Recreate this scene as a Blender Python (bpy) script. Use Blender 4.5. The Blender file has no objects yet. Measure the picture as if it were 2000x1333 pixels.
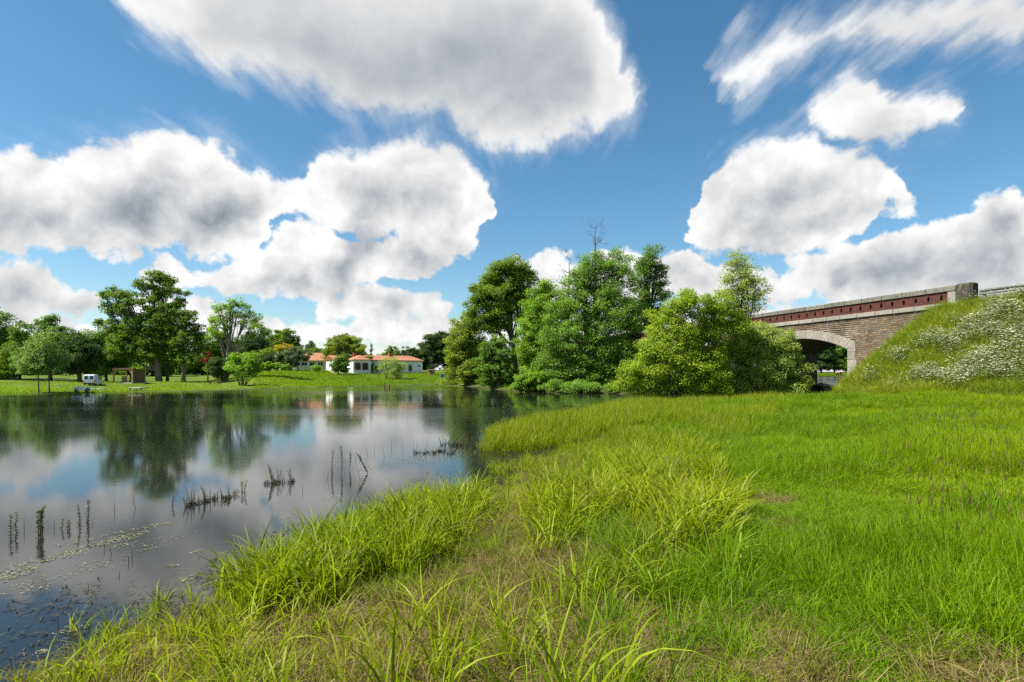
import bpy, bmesh, math, random
import numpy as np
from mathutils import Vector, Matrix

rng = np.random.default_rng(7)
random.seed(7)
SC = bpy.context.scene
COL = SC.collection

# ------------------------------------------------------------------ camera, sky, sun, exposure
H = 2.4            # eye above the pond surface (m)
F = 1111.0         # focal length in photograph pixels (20 mm on 36 mm)
HZ = 730.0         # horizon row
cam = bpy.data.cameras.new("camera")
cam.lens = 20.0; cam.sensor_width = 36.0
cam.shift_y = (HZ - 666.5) / 2000.0
cam.clip_start = 0.05; cam.clip_end = 6000
camo = bpy.data.objects.new("camera", cam); COL.objects.link(camo)
camo.location = (0, 0, H); camo.rotation_euler = (math.pi / 2, 0, 0)
SC.camera = camo

SUN_DIR = Vector((-0.88, -0.22, 0)).normalized()
SUN_EL = math.radians(52)
sunv = Vector((SUN_DIR.x * math.cos(SUN_EL), SUN_DIR.y * math.cos(SUN_EL), math.sin(SUN_EL)))
sl = bpy.data.lights.new("sun", 'SUN'); sl.energy = 4.6; sl.angle = math.radians(0.53); sl.color = (1.0, 0.955, 0.88)
so = bpy.data.objects.new("sun", sl); COL.objects.link(so)
so.rotation_euler = sunv.to_track_quat('Z', 'Y').to_euler(); so.location = (0, 0, 60)

SC.view_settings.view_transform = 'Standard'
SC.view_settings.look = 'None'
SC.view_settings.exposure = 1.2
SC.view_settings.gamma = 1.0
SC.view_settings.use_curve_mapping = False
SC.cycles.max_bounces = 7
SC.cycles.diffuse_bounces = 3
SC.cycles.glossy_bounces = 3
SC.cycles.transmission_bounces = 4
SC.cycles.transparent_max_bounces = 6
SC.cycles.caustics_reflective = False
SC.cycles.caustics_refractive = False
SC.cycles.sample_clamp_indirect = 6.0
SC.cycles.use_denoising = False

W = bpy.data.worlds.new("World"); SC.world = W; W.use_nodes = True
class NT:
    def __init__(s, tree): s.t = tree
    def n(s, typ, **kw):
        nd = s.t.nodes.new(typ)
        for k, v in kw.items(): setattr(nd, k, v)
        return nd
    def put(s, sock, v):
        if isinstance(v, bpy.types.NodeSocket): s.t.links.new(v, sock)
        else: sock.default_value = v
    def m(s, op, a, b=0.0, c=0.0, clamp=False):
        nd = s.n('ShaderNodeMath', operation=op, use_clamp=clamp)
        s.put(nd.inputs[0], a); s.put(nd.inputs[1], b)
        if op in ('MULTIPLY_ADD', 'SMOOTH_MIN', 'SMOOTH_MAX', 'WRAP', 'COMPARE'): s.put(nd.inputs[2], c)
        return nd.outputs[0]
    def v(s, op, a, b=(0, 0, 0), c=(0, 0, 0)):
        nd = s.n('ShaderNodeVectorMath', operation=op)
        s.put(nd.inputs[0], a)
        if op not in ('LENGTH', 'NORMALIZE'): s.put(nd.inputs[1], b)
        if op == 'MULTIPLY_ADD': s.put(nd.inputs[2], c)
        return nd.outputs['Value'] if op in ('LENGTH', 'DOT_PRODUCT', 'DISTANCE') else nd.outputs[0]
    def xyz(s, a):
        nd = s.n('ShaderNodeSeparateXYZ'); s.put(nd.inputs[0], a); return nd.outputs
    def cxyz(s, a, b, c):
        nd = s.n('ShaderNodeCombineXYZ'); s.put(nd.inputs[0], a); s.put(nd.inputs[1], b); s.put(nd.inputs[2], c); return nd.outputs[0]
    def noise(s, vec, scale, detail=4, rough=0.5, dist=0.0, color=False):
        nd = s.n('ShaderNodeTexNoise')
        if vec is not None: s.put(nd.inputs['Vector'], vec)
        nd.inputs['Scale'].default_value = scale; nd.inputs['Detail'].default_value = detail
        nd.inputs['Roughness'].default_value = rough; nd.inputs['Distortion'].default_value = dist
        return nd.outputs['Color'] if color else nd.outputs[0]
    def ramp(s, x, lo, hi, a=0.0, b=1.0, smooth=True):
        nd = s.n('ShaderNodeMapRange', interpolation_type='SMOOTHSTEP' if smooth else 'LINEAR', clamp=True)
        s.put(nd.inputs[0], x)
        for i, q in enumerate((lo, hi, a, b)): s.put(nd.inputs[1 + i], q)
        return nd.outputs[0]
    def mix(s, f, a, b, blend='MIX'):
        nd = s.n('ShaderNodeMix', data_type='RGBA', blend_type=blend)
        s.put(nd.inputs[0], f)
        for i, q in ((6, a), (7, b)):
            s.put(nd.inputs[i], q if isinstance(q, bpy.types.NodeSocket) else (*q[:3], 1.0))
        return nd.outputs[2]

def build_sky():
    T = NT(W.node_tree); W.node_tree.nodes.clear()
    out = T.n('ShaderNodeOutputWorld')
    sky = T.n('ShaderNodeTexSky', sky_type='NISHITA')
    sky.sun_disc = False; sky.sun_elevation = SUN_EL
    sky.sun_rotation = math.atan2(SUN_DIR.x, SUN_DIR.y)
    sky.air_density = 1.0; sky.dust_density = 0.35; sky.ozone_density = 2.2; sky.altitude = 100
    hs = T.n('ShaderNodeHueSaturation'); hs.inputs['Hue'].default_value = 0.488; hs.inputs['Saturation'].default_value = 1.22; hs.inputs['Value'].default_value = 0.86
    W.node_tree.links.new(sky.outputs[0], hs.inputs['Color'])
    bg = T.n('ShaderNodeBackground'); bg.inputs[1].default_value = 0.073
    W.node_tree.links.new(hs.outputs[0], bg.inputs[0])
    d = T.v('NORMALIZE', T.n('ShaderNodeTexCoord').outputs['Generated'])
    x, y, z = T.xyz(d)
    az = T.m('ARCTAN2', x, y)
    el = T.m('ARCSINE', z)
    # cloud-layer coordinates: the wind draws the clouds out along y, overhead ones look streaky
    zz = T.m('MAXIMUM', z, 0.02)
    lx, ly = T.m('DIVIDE', x, zz), T.m('DIVIDE', y, zz)
    streak = T.noise(T.cxyz(T.m('MULTIPLY', lx, 5.0), T.m('MULTIPLY', ly, 0.75), 0.0), 2.6, 3, 0.6, color=True)
    hi = T.ramp(el, 0.22, 0.5)
    ae = T.cxyz(az, el, 0.0)
    w1 = T.v('SUBTRACT', T.noise(d, 7.0, 2, 0.5, color=True), (0.5, 0.5, 0.5))
    w2 = T.v('SUBTRACT', T.noise(d, 24.0, 3, 0.58, color=True), (0.5, 0.5, 0.5))
    w3 = T.v('SUBTRACT', streak, (0.5, 0.5, 0.5))
    sc = T.n('ShaderNodeVectorMath', operation='SCALE'); T.put(sc.inputs[0], w3); T.put(sc.inputs['Scale'], T.m('MULTIPLY', hi, 0.045))
    w2s = T.n('ShaderNodeVectorMath', operation='SCALE'); T.put(w2s.inputs[0], w2); T.put(w2s.inputs['Scale'], T.m('MULTIPLY_ADD', hi, -0.03, 0.062))
    p = T.v('MULTIPLY_ADD', w1, (0.07, 0.06, 0), ae)
    p = T.v('ADD', T.v('ADD', p, w2s.outputs[0]), sc.outputs[0])
    # each cloud is a run of overlapping puffs; a layer keeps their upper and lower outline as curves over the azimuth
    def ang(qx, qy):
        v = Vector((qx - 1000, F, HZ - qy)).normalized(); return math.atan2(v.x, v.y), math.asin(v.z)
    px_, pe_, _ = T.xyz(p)
    qx_, qe_, _ = T.xyz(T.v('MULTIPLY_ADD', w1, (0.10, 0.07, 0), ae))
    A0, A1 = -0.95, 0.95
    u_ = T.m('MULTIPLY_ADD', px_, 1 / (A1 - A0), -A0 / (A1 - A0))
    uq_ = T.m('MULTIPLY_ADD', qx_, 1 / (A1 - A0), -A0 / (A1 - A0))
    def curve(vals, u_=u_):
        nd = T.n('ShaderNodeFloatCurve'); nd.mapping.use_clip = False
        pts = nd.mapping.curves[0].points
        n = len(vals)
        pts[0].location = (0, vals[0]); pts[1].location = (1, vals[-1])
        for i in range(1, n - 1): pts.new(i / (n - 1), vals[i])
        for q in pts: q.handle_type = 'VECTOR'
        nd.mapping.update(); T.put(nd.inputs['Value'], u_)
        return nd.outputs[0]
    def layer(blobs, s, soft=False):
        n = 96; az_s = np.linspace(A0, A1, n)
        top = np.full(n, -9.0); bot = np.full(n, 9.0); mid = np.zeros(n); wt = np.zeros(n)
        for (bx, by, rx, ry) in blobs:
            a, e = ang(bx, by)
            sx = abs(ang(bx + rx, by)[0] - ang(bx - rx, by)[0]) / 2; sy = abs(ang(bx, by - ry)[1] - ang(bx, by + ry)[1]) / 2
            q = np.abs(az_s - a) / sx
            h = sy * np.sqrt(np.clip(1 - q * q, 0, 1))
            ok = q <= 1
            top = np.where(ok, np.maximum(top, e + h), top); bot = np.where(ok, np.minimum(bot, e - h), bot)
            w = np.exp(-(q / 1.2) ** 2) + 1e-9; mid += e * w; wt += w
        mid /= wt; empty = top < bot
        top = np.where(empty, mid - 0.06, top); bot = np.where(empty, mid + 0.06, bot)
        k = np.array([.2, .6, .2])
        sm = lambda v: np.convolve(np.pad(v, 1, mode='edge'), k, 'valid')
        top, bot = sm(top), sm(bot)
        ee = qe_ if soft else pe_
        ct, cb = curve(top, uq_ if soft else u_), curve(bot, uq_ if soft else u_)
        return T.m('DIVIDE', T.m('SMOOTH_MIN', T.m('SUBTRACT', ct, ee), T.m('SUBTRACT', ee, cb), 0.01), s)
    def union(layers, s, k, soft=False):
        acc = None
        for L in layers:
            f = layer(L, s, soft); acc = f if acc is None else T.m('SMOOTH_MAX', acc, f, k)
        return acc
    C = []
    C.append([(320, 25, 100, 55), (450, 45, 150, 85), (600, 80, 200, 115), (780, 110, 250, 135), (960, 130, 230, 130), (1090, 110, 120, 120),
        (1140, 210, 120, 60), (1000, 235, 120, 60), (880, 0, 300, 120), (1215, 205, 50, 45), (1155, 90, 60, 60), (430, 125, 40, 25), (600, -40, 330, 90),
        (1440, 155, 52, 45), (1510, 105, 75, 48), (1600, 70, 110, 36), (1720, 40, 130, 48), (1850, 30, 160, 55), (1990, 20, 130, 60)])
    C.append([(-20, 400, 160, 110), (150, 390, 160, 100), (290, 360, 140, 85), (400, 335, 105, 75), (475, 370, 80, 65), (200, 450, 190, 50), (410, 450, 120, 55), (40, 460, 150, 45),
        (655, 330, 55, 60), (770, 350, 120, 80), (850, 335, 80, 65), (905, 395, 50, 45), (640, 400, 70, 60), (720, 420, 110, 60), (870, 460, 85, 60), (560, 390, 50, 35), (955, 355, 12, 22),
        (1630, 215, 75, 50), (1740, 230, 130, 52), (1850, 210, 55, 45), (1690, 170, 50, 60)])
    C.append([(800, 500, 90, 45), (600, 470, 70, 50), (570, 520, 130, 50), (660, 510, 120, 55), (520, 545, 170, 40), (310, 530, 75, 40), (425, 555, 75, 30),
        (1440, 350, 80, 65), (1540, 325, 110, 65), (1650, 360, 115, 60), (1760, 405, 60, 28), (1470, 430, 120, 55), (1390, 460, 60, 35), (1560, 460, 130, 50),
        (35, 555, 115, 52), (130, 585, 95, 38), (0, 605, 90, 28)])
    C.append([(740, 590, 140, 42), (855, 600, 65, 35), (660, 600, 80, 24), (330, 600, 120, 40),
        (1970, 415, 90, 50), (1870, 460, 110, 45), (1750, 495, 120, 42), (1640, 520, 110, 40), (1960, 490, 130, 45), (1780, 565, 220, 42), (1990, 560, 100, 40), (1560, 560, 160, 42),
        (1085, 530, 60, 42), (1000, 535, 62, 28), (1340, 530, 80, 40), (1430, 525, 60, 32), (1220, 520, 70, 32), (1250, 570, 300, 32)])
    C.append([(780, 642, 210, 28), (560, 645, 150, 26), (380, 660, 200, 25), (900, 655, 150, 20), (80, 655, 240, 28), (60, 640, 150, 36), (450, 640, 120, 36), (700, 648, 240, 34), (1200, 640, 500, 40), (1600, 630, 400, 30)])
    D = []
    D.append([(480, 70, 110, 40), (650, 110, 190, 85), (820, 140, 230, 110), (960, 110, 190, 120), (1060, 180, 90, 65), (950, 215, 120, 40), (1860, 55, 130, 26), (1720, 60, 60, 16)])
    D.append([(20, 440, 190, 42), (330, 385, 105, 38), (200, 435, 140, 48), (450, 390, 80, 28), (270, 475, 160, 18), (690, 370, 40, 34), (800, 402, 120, 22), (1740, 262, 100, 16)])
    D.append([(745, 465, 80, 24), (850, 500, 90, 22), (600, 545, 120, 14), (430, 575, 60, 10), (60, 570, 55, 30), (140, 598, 70, 20), (10, 592, 70, 22),
        (1560, 425, 150, 32), (1690, 410, 80, 26), (1450, 470, 80, 14)])
    D.append([(750, 588, 70, 20), (860, 622, 80, 8), (1850, 505, 120, 18), (1700, 535, 90, 16), (1950, 440, 70, 24), (1350, 558, 60, 10), (1600, 590, 160, 12), (1850, 580, 150, 14)])
    lumpv = T.v('MULTIPLY_ADD', w1, (0.05, 0.05, 0.05), d)
    lump = T.noise(lumpv, 21.0, 6, 0.6)
    puff = T.noise(lumpv, 12.0, 5, 0.52)
    puff_l = T.noise(T.v('ADD', lumpv, (-0.014, 0.0, 0.022)), 12.0, 5, 0.52)
    lump0 = T.m('SUBTRACT', lump, 0.5)
    hi1 = T.m('MULTIPLY_ADD', hi, -0.5, 0.85)
    relief = T.m('MULTIPLY', T.m('SUBTRACT', puff, puff_l), T.m('MULTIPLY_ADD', hi, -0.7, 1.0))
    band = T.ramp(T.m('ADD', el, T.m('MULTIPLY', lump0, 0.04)), 0.012, 0.075, 0.85, 0.0)
    def cloud_shader(dens, alpha, dark, rel):
        bright = T.m('MULTIPLY_ADD', T.m('ADD', rel, T.m('MULTIPLY', lump0, 0.10)), 1.25, 0.99) if rel is not None else 0.97
        bright = T.m('SUBTRACT', bright, T.m('MULTIPLY', dark, 0.39))
        bright = T.m('SUBTRACT', bright, T.m('MULTIPLY', T.ramp(dens, 0.25, 0.9), 0.10))
        bright = T.m('MINIMUM', T.m('MAXIMUM', bright, 0.30), 1.02)
        tint = T.mix(T.ramp(bright, 0.30, 0.85), (0.90, 0.985, 1.09), (1.0, 1.0, 1.0))
        cs = T.n('ShaderNodeVectorMath', operation='SCALE'); T.put(cs.inputs[0], tint); T.put(cs.inputs['Scale'], T.m('MULTIPLY', bright, 4.35))
        bc = T.n('ShaderNodeBackground'); bc.inputs[1].default_value = 0.1
        T.t.links.new(cs.outputs[0], bc.inputs[0])
        ms = T.n('ShaderNodeMixShader'); T.put(ms.inputs[0], alpha)
        T.t.links.new(bg.outputs[0], ms.inputs[1]); T.t.links.new(bc.outputs[0], ms.inputs[2])
        return ms.outputs[0]
    def pick(cond, lo, hi_):
        ms = T.n('ShaderNodeMixShader'); T.put(ms.inputs[0], cond)
        T.t.links.new(lo, ms.inputs[1]); T.t.links.new(hi_, ms.inputs[2]); return ms.outputs[0]
    fm = union(C, 0.075, 0.2)
    dens = T.m('MULTIPLY_ADD', lump0, hi1, fm)
    alpha = T.ramp(dens, T.m('MULTIPLY', hi, -0.12), T.m('MULTIPLY_ADD', hi, 0.30, 0.17))
    alpha = T.m('MAXIMUM', alpha, band)
    sval = T.xyz(streak)[0]
    wisp = T.m('MULTIPLY', T.ramp(T.m('ADD', dens, T.m('MULTIPLY', T.m('SUBTRACT', sval, 0.5), 1.1)), -0.45, 0.45), T.m('MULTIPLY', hi, 0.5))
    alpha = T.m('MAXIMUM', alpha, wisp)
    dk = T.m('MAXIMUM', T.m('MULTIPLY', layer(D[0], 0.13, True), 1.0), union(D[1:], 0.06, 0.3, True))
    dark = T.ramp(T.m('MULTIPLY_ADD', T.m('SUBTRACT', puff, 0.5), 0.55, dk), -0.75, 0.75)
    front = cloud_shader(dens, alpha, dark, relief)
    # beyond the frame the sky goes on with the same kind of broken cloud
    gen = T.m('MULTIPLY_ADD', T.noise(T.cxyz(lx, ly, 1.7), 0.85, 4, 0.55), 3.6, -1.86)
    gen = T.m('SUBTRACT', gen, T.ramp(el, 0.0, 0.06, 0.6, 0.0))
    galpha = T.m('MAXIMUM', T.ramp(gen, 0.0, 0.2), T.ramp(el, 0.012, 0.075, 0.85, 0.0))
    gshader = cloud_shader(gen, galpha, T.m('MULTIPLY', T.ramp(gen, 0.3, 1.1), 0.9), None)
    inside = T.m('MULTIPLY', T.ramp(T.m('ABSOLUTE', az), 0.80, 0.92, 1.0, 0.0), T.ramp(el, 0.58, 0.70, 1.0, 0.0))
    final = pick(inside, gshader, front)
    T.t.links.new(final, out.inputs[0])
    W.cycles.sampling_method = 'MANUAL'; W.cycles.sample_map_resolution = 512
build_sky()

# ------------------------------------------------------------------ helpers
def sstep(a, b, x):
    t = np.clip((x - a) / (b - a), 0, 1); return t * t * (3 - 2 * t)

def px2w(px, py, Y):
    return Vector(((px - 1000) / F * Y, Y, H + (HZ - py) / F * Y))

def px2g(px, py, z=0.0):
    Y = (H - z) * F / (py - HZ)
    return ((px - 1000) / F * Y, Y)

def mesh_arrays(name, verts, faces, mat=None, smooth=False, attrs=None):
    """verts (N,3), faces (M,k) with one k for all."""
    me = bpy.data.meshes.new(name)
    verts = np.asarray(verts, dtype=np.float32); faces = np.asarray(faces, dtype=np.int32)
    n, (m, k) = len(verts), faces.shape
    me.vertices.add(n); me.vertices.foreach_set('co', verts.ravel())
    me.loops.add(m * k); me.loops.foreach_set('vertex_index', faces.ravel())
    me.polygons.add(m)
    me.polygons.foreach_set('loop_start', np.arange(0, m * k, k, dtype=np.int32))
    me.polygons.foreach_set('loop_total', np.full(m, k, dtype=np.int32))
    if smooth: me.polygons.foreach_set('use_smooth', np.ones(m, dtype=bool))
    for an, (dom, arr) in (attrs or {}).items():
        a = me.attributes.new(an, 'FLOAT', dom); a.data.foreach_set('value', np.asarray(arr, dtype=np.float32))
    me.update(calc_edges=True)
    if mat: me.materials.append(mat)
    return me

def link(name, me, parent=None, label=None, cat=None, group=None, kind=None, loc=None, rot=None):
    o = bpy.data.objects.new(name, me); COL.objects.link(o)
    if parent: o.parent = parent
    if loc is not None: o.location = loc
    if rot is not None: o.rotation_euler = rot
    if label: o['label'] = label
    if cat: o['category'] = cat
    if group: o['group'] = group
    if kind: o['kind'] = kind
    return o

def thing(name, label, cat, loc=(0, 0, 0), rz=0.0, group=None):
    o = link(name, None, None, label, cat, group, None, loc, (0, 0, rz))
    o.empty_display_size = 0.3
    return o

class MB:
    """collects boxes, tubes and polygons into one mesh"""
    def __init__(s): s.v = []; s.f = []
    def add(s, vs, fs):
        k = len(s.v); s.v += [tuple(q) for q in vs]; s.f += [tuple(i + k for i in f) for f in fs]; return s
    def box(s, x0, x1, y0, y1, z0, z1, M=None):
        vs = [Vector(q) for q in ((x0, y0, z0), (x1, y0, z0), (x1, y1, z0), (x0, y1, z0), (x0, y0, z1), (x1, y0, z1), (x1, y1, z1), (x0, y1, z1))]
        if M is not None: vs = [M @ q for q in vs]
        return s.add(vs, [(0, 3, 2, 1), (4, 5, 6, 7), (0, 1, 5, 4), (1, 2, 6, 5), (2, 3, 7, 6), (3, 0, 4, 7)])
    def bar(s, a, b, w, d=None):
        a, b = Vector(a), Vector(b); d = d or w
        t = (b - a); L = t.length; q = t.to_track_quat('Z', 'Y').to_matrix().to_4x4()
        return s.box(-w / 2, w / 2, -d / 2, d / 2, 0, L, Matrix.Translation(a) @ q)
    def tube(s, pts, radii, n=7, cap=True):
        pts = [Vector(q) for q in pts]; k = len(s.v); rings = []
        up = Vector((0.13, 0.31, 0.94)).normalized()
        for i, pnt in enumerate(pts):
            t = (pts[min(i + 1, len(pts) - 1)] - pts[max(i - 1, 0)]).normalized()
            a = t.cross(up)
            if a.length < 0.15: a = t.cross(Vector((1, 0, 0)))
            a.normalize(); b = t.cross(a)
            for j in range(n):
                th = 2 * math.pi * j / n
                s.v.append(tuple(pnt + (a * math.cos(th) + b * math.sin(th)) * radii[i]))
        for i in range(len(pts) - 1):
            for j in range(n):
                s.f.append((k + i * n + j, k + i * n + (j + 1) % n, k + (i + 1) * n + (j + 1) % n, k + (i + 1) * n + j))
        if cap:
            s.f.append(tuple(k + j for j in range(n))[::-1]); s.f.append(tuple(k + (len(pts) - 1) * n + j for j in range(n)))
        return s
    def prism(s, poly, y0, y1, M=None):
        """poly: (x,z) outline, extruded along y"""
        n = len(poly)
        vs = [Vector((x, y0, z)) for x, z in poly] + [Vector((x, y1, z)) for x, z in poly]
        if M is not None: vs = [M @ q for q in vs]
        return s.add(vs, [tuple(range(n)), tuple(range(2 * n - 1, n - 1, -1))] + [(i, i + n, (i + 1) % n + n, (i + 1) % n) for i in range(n)])
    def mesh(s, name, mat, smooth=False, bevel=0.0):
        me = bpy.data.meshes.new(name); me.from_pydata(s.v, [], s.f); me.validate()
        bm = bmesh.new(); bm.from_mesh(me); bmesh.ops.recalc_face_normals(bm, faces=bm.faces[:])
        if bevel > 0:
            bmesh.ops.bevel(bm, geom=bm.edges[:], offset=bevel, segments=1, affect='EDGES', clamp_overlap=True)
        bm.to_mesh(me); bm.free()
        if smooth: me.polygons.foreach_set('use_smooth', np.ones(len(me.polygons), dtype=bool))
        me.update()
        if mat: me.materials.append(mat)
        return me
    def build(s, name, mat, parent=None, smooth=False, bevel=0.0, **kw):
        return link(name, s.mesh(name, mat, smooth, bevel), parent, **kw)

# ------------------------------------------------------------------ materials
def newmat(name):
    m = bpy.data.materials.new(name); m.use_nodes = True
    m.node_tree.nodes.clear(); T = NT(m.node_tree)
    out = T.n('ShaderNodeOutputMaterial'); b = T.n('ShaderNodeBsdfPrincipled')
    m.node_tree.links.new(b.outputs[0], out.inputs[0])
    return m, T, b, out

def bump(T, b, h, strength=0.4, dist=0.02):
    n = T.n('ShaderNodeBump'); n.inputs['Strength'].default_value = strength; n.inputs['Distance'].default_value = dist
    T.put(n.inputs['Height'], h); T.t.links.new(n.outputs[0], b.inputs['Normal'])

def objcoord(T): return T.n('ShaderNodeTexCoord').outputs['Object']
def geopos(T): return T.n('ShaderNodeNewGeometry').outputs['Position']

def mat_plain(name, col, rough=0.7, var=0.25, scale=3.0, metal=0.0, bmp=0.0, rnd=0.0, spec=0.3):
    m, T, b, o = newmat(name)
    p = objcoord(T)
    n = T.noise(p, scale, 6, 0.6)
    f = T.m('MULTIPLY_ADD', T.m('SUBTRACT', n, 0.5), var * 2, 1.0)
    if rnd:
        r = T.n('ShaderNodeObjectInfo').outputs['Random']
        f = T.m('MULTIPLY', f, T.m('MULTIPLY_ADD', T.m('SUBTRACT', r, 0.5), rnd * 2, 1.0))
    sc = T.n('ShaderNodeVectorMath', operation='SCALE'); T.put(sc.inputs[0], col); T.put(sc.inputs['Scale'], f)
    T.t.links.new(sc.outputs[0], b.inputs['Base Color'])
    b.inputs['Roughness'].default_value = rough; b.inputs['Metallic'].default_value = metal
    b.inputs['Specular IOR Level'].default_value = spec
    if bmp: bump(T, b, T.noise(p, scale * 6, 5, 0.6), bmp, 0.02)
    return m

def mat_leaf(name, c1, c2, trans=0.42, rough=0.5, attr='GEOMETRY', c3=None, warm=0.0):
    """two-sided leaf with light coming through; colour varies leaf by leaf (tint attribute)"""
    m, T, b, o = newmat(name)
    a = T.n('ShaderNodeAttribute'); a.attribute_name = 'tint'; a.attribute_type = attr
    col = T.mix(a.outputs['Fac'], c1, c2)
    if c3 is not None:
        col = T.mix(T.ramp(a.outputs['Fac'], 0.9, 1.05), col, c3)
    if attr == 'INSTANCER':
        la = T.n('ShaderNodeAttribute'); la.attribute_name = 'leafvar'
        f = T.m('MULTIPLY_ADD', la.outputs['Fac'], 0.7, 0.65)
        sc = T.n('ShaderNodeVectorMath', operation='SCALE'); T.put(sc.inputs[0], col); T.put(sc.inputs['Scale'], f)
        dry = T.ramp(la.outputs['Fac'], 0.93, 0.97, 0.0, 0.75)
        col = T.mix(dry, sc.outputs[0], (0.26, 0.20, 0.075))
    T.t.links.new(col, b.inputs['Base Color'])
    b.inputs['Roughness'].default_value = rough + .1; b.inputs['Specular IOR Level'].default_value = 0.2
    tr = T.n('ShaderNodeBsdfTranslucent')
    tc = T.mix(1.0, col, (1.15, 1.15, 0.55), 'MULTIPLY'); T.t.links.new(tc, tr.inputs[0])
    ms = T.n('ShaderNodeMixShader'); ms.inputs[0].default_value = trans
    T.t.links.new(b.outputs[0], ms.inputs[1]); T.t.links.new(tr.outputs[0], ms.inputs[2])
    T.t.links.new(ms.outputs[0], o.inputs[0])
    return m

M_bark = mat_plain('bark', (0.075, 0.058, 0.042), 0.9, 0.5, 2.5, bmp=0.6)
M_bark_pale = mat_plain('bark_pale', (0.17, 0.135, 0.10), 0.9, 0.45, 2.5, bmp=0.6)
M_deadwood = mat_plain('dead_wood', (0.10, 0.082, 0.07), 0.9, 0.4, 3, bmp=0.3)
M_white = mat_plain('white_render', (0.78, 0.77, 0.74), 0.85, 0.05, 0.8, bmp=0.1)
M_cream = mat_plain('cream_render', (0.68, 0.60, 0.48), 0.85, 0.06, 0.8)
M_brickred = mat_plain('red_brick', (0.30, 0.105, 0.06), 0.85, 0.35, 6)
M_blue = mat_plain('blue_paint', (0.015, 0.06, 0.22), 0.45, 0.1, 2)
M_glass = mat_plain('dark_glass', (0.02, 0.026, 0.03), 0.08, 0.1, 1, spec=0.6)
M_timber = mat_plain('raw_timber', (0.36, 0.25, 0.14), 0.8, 0.25, 5, rnd=0.15)
M_timber_dark = mat_plain('dark_timber', (0.15, 0.085, 0.045), 0.85, 0.3, 5, rnd=0.2)
M_concrete = mat_plain('weathered_concrete', (0.33, 0.32, 0.28), 0.9, 0.35, 3, bmp=0.4, rnd=0.12)
M_rubber = mat_plain('black_rubber', (0.02, 0.02, 0.02), 0.8, 0.2, 8)
M_galv = mat_plain('galvanised_steel', (0.16, 0.17, 0.145), 0.6, 0.4, 5, metal=0.2)
M_vanpaint = mat_plain('white_van_paint', (0.72, 0.77, 0.80), 0.25, 0.03, 2, spec=0.5)
M_redlamp = mat_plain('red_lamp', (0.4, 0.02, 0.015), 0.3, 0.1, 4)
M_whitepaint = mat_plain('white_paint', (0.75, 0.75, 0.74), 0.4, 0.08, 4)
M_metal = mat_plain('grey_metal', (0.30, 0.31, 0.32), 0.4, 0.1, 4, metal=0.6)
M_sand = mat_plain('sand_and_gravel', (0.36, 0.28, 0.18), 0.95, 0.3, 2.5, bmp=0.5)

# ------------------------------------------------------------------ the lie of the land
BR_M = -0.286; BR_C = 37.9                      # near face of the bridge: X = C + M*Y
P0 = np.array((25.7, 42.55))                    # right springing of the arch on that face
bdir = np.array((BR_M, 1.0)) / math.hypot(BR_M, 1)     # along the bridge, away from the camera
ndir = np.array((bdir[1], -bdir[0]))                   # across the bridge
BW = 7.0; SPAN = 11.5; PIER = 1.6
near_px = [(20, 1340), (230, 1250), (400, 1185), (500, 1140), (600, 1100), (740, 1040), (870, 1003), (975, 975), (1012, 935), (1000, 905), (1080, 892), (1150, 876),
           (1080, 868), (985, 882), (932, 873), (960, 850), (1050, 830), (1150, 810), (1225, 796), (1275, 785), (1330, 779), (1480, 776)]
far_px = [(1440, 768), (1330, 769.5), (1210, 770), (1110, 768), (1000, 764.5), (930, 757), (878, 752.3), (760, 753.5), (600, 757.5), (480, 761), (400, 764), (300, 766), (170, 768.5), (0, 771), (-300, 774), (-900, 775)]
pond = [(-60, -25), (-14, -6), (-6.5, 2.0)] + [px2g(*q) for q in near_px]
pond += [tuple(P0 + np.array((-1.2, 0.5)) + bdir * 0.6), tuple(P0 + bdir * 0.9 + ndir * 8)]
pond += [tuple(P0 + bdir * 30 + ndir * 8), tuple(P0 + bdir * 30)]
pond += [px2g(*q) for q in far_px] + [(-230, 50), (-150, -30)]
pond2 = [(30.5, 56.5), (43.8, 80), (79, 150), (98, 205), (200, 215), (120, 100), (37.5, 47), (33.6, 46)]

def sdist(x, y, poly):
    x = np.asarray(x, float); y = np.asarray(y, float)
    best = np.full(x.shape, 1e9); ins = np.zeros(x.shape, bool)
    n = len(poly)
    for i in range(n):
        ax, ay = poly[i]; bx, by = poly[(i + 1) % n]
        dx, dy = bx - ax, by - ay
        t = np.clip(((x - ax) * dx + (y - ay) * dy) / (dx * dx + dy * dy + 1e-12), 0, 1)
        best = np.minimum(best, (x - ax - t * dx) ** 2 + (y - ay - t * dy) ** 2)
        c = ((ay > y) != (by > y)) & (x < (bx - ax) * (y - ay) / (by - ay + 1e-12) + ax)
        ins ^= c
    d = np.sqrt(best)
    return np.where(ins, -d, d)

_wv = [(rng.normal(size=2) * s, rng.uniform(0, 6.28), a) for s, a, k in ((0.9, .018, 6), (2.6, .010, 8), (0.25, .05, 4)) for _ in range(k)]
def bumps(x, y):
    r = 0
    for (k, ph, a) in _wv: r = r + a * np.sin(k[0] * x + k[1] * y + ph)
    return r

def brlocal(x, y):
    """s: along the bridge (from the right springing, away), u: across (0 near face .. BW far face)"""
    dx, dy = x - P0[0], y - P0[1]
    return dx * bdir[0] + dy * bdir[1], dx * ndir[0] + dy * ndir[1]

XTOP = 6.5; ZROAD = 6.6
def cone_z(x, y):
    s, u = brlocal(x, y)
    p = np.where(u < 0, -u, np.maximum(0, u - BW))
    a = np.maximum(0, s + XTOP)
    # fill never shows in front of the wall inside the bridge itself
    return ZROAD - (p / 1.5 + a / 1.22)

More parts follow.
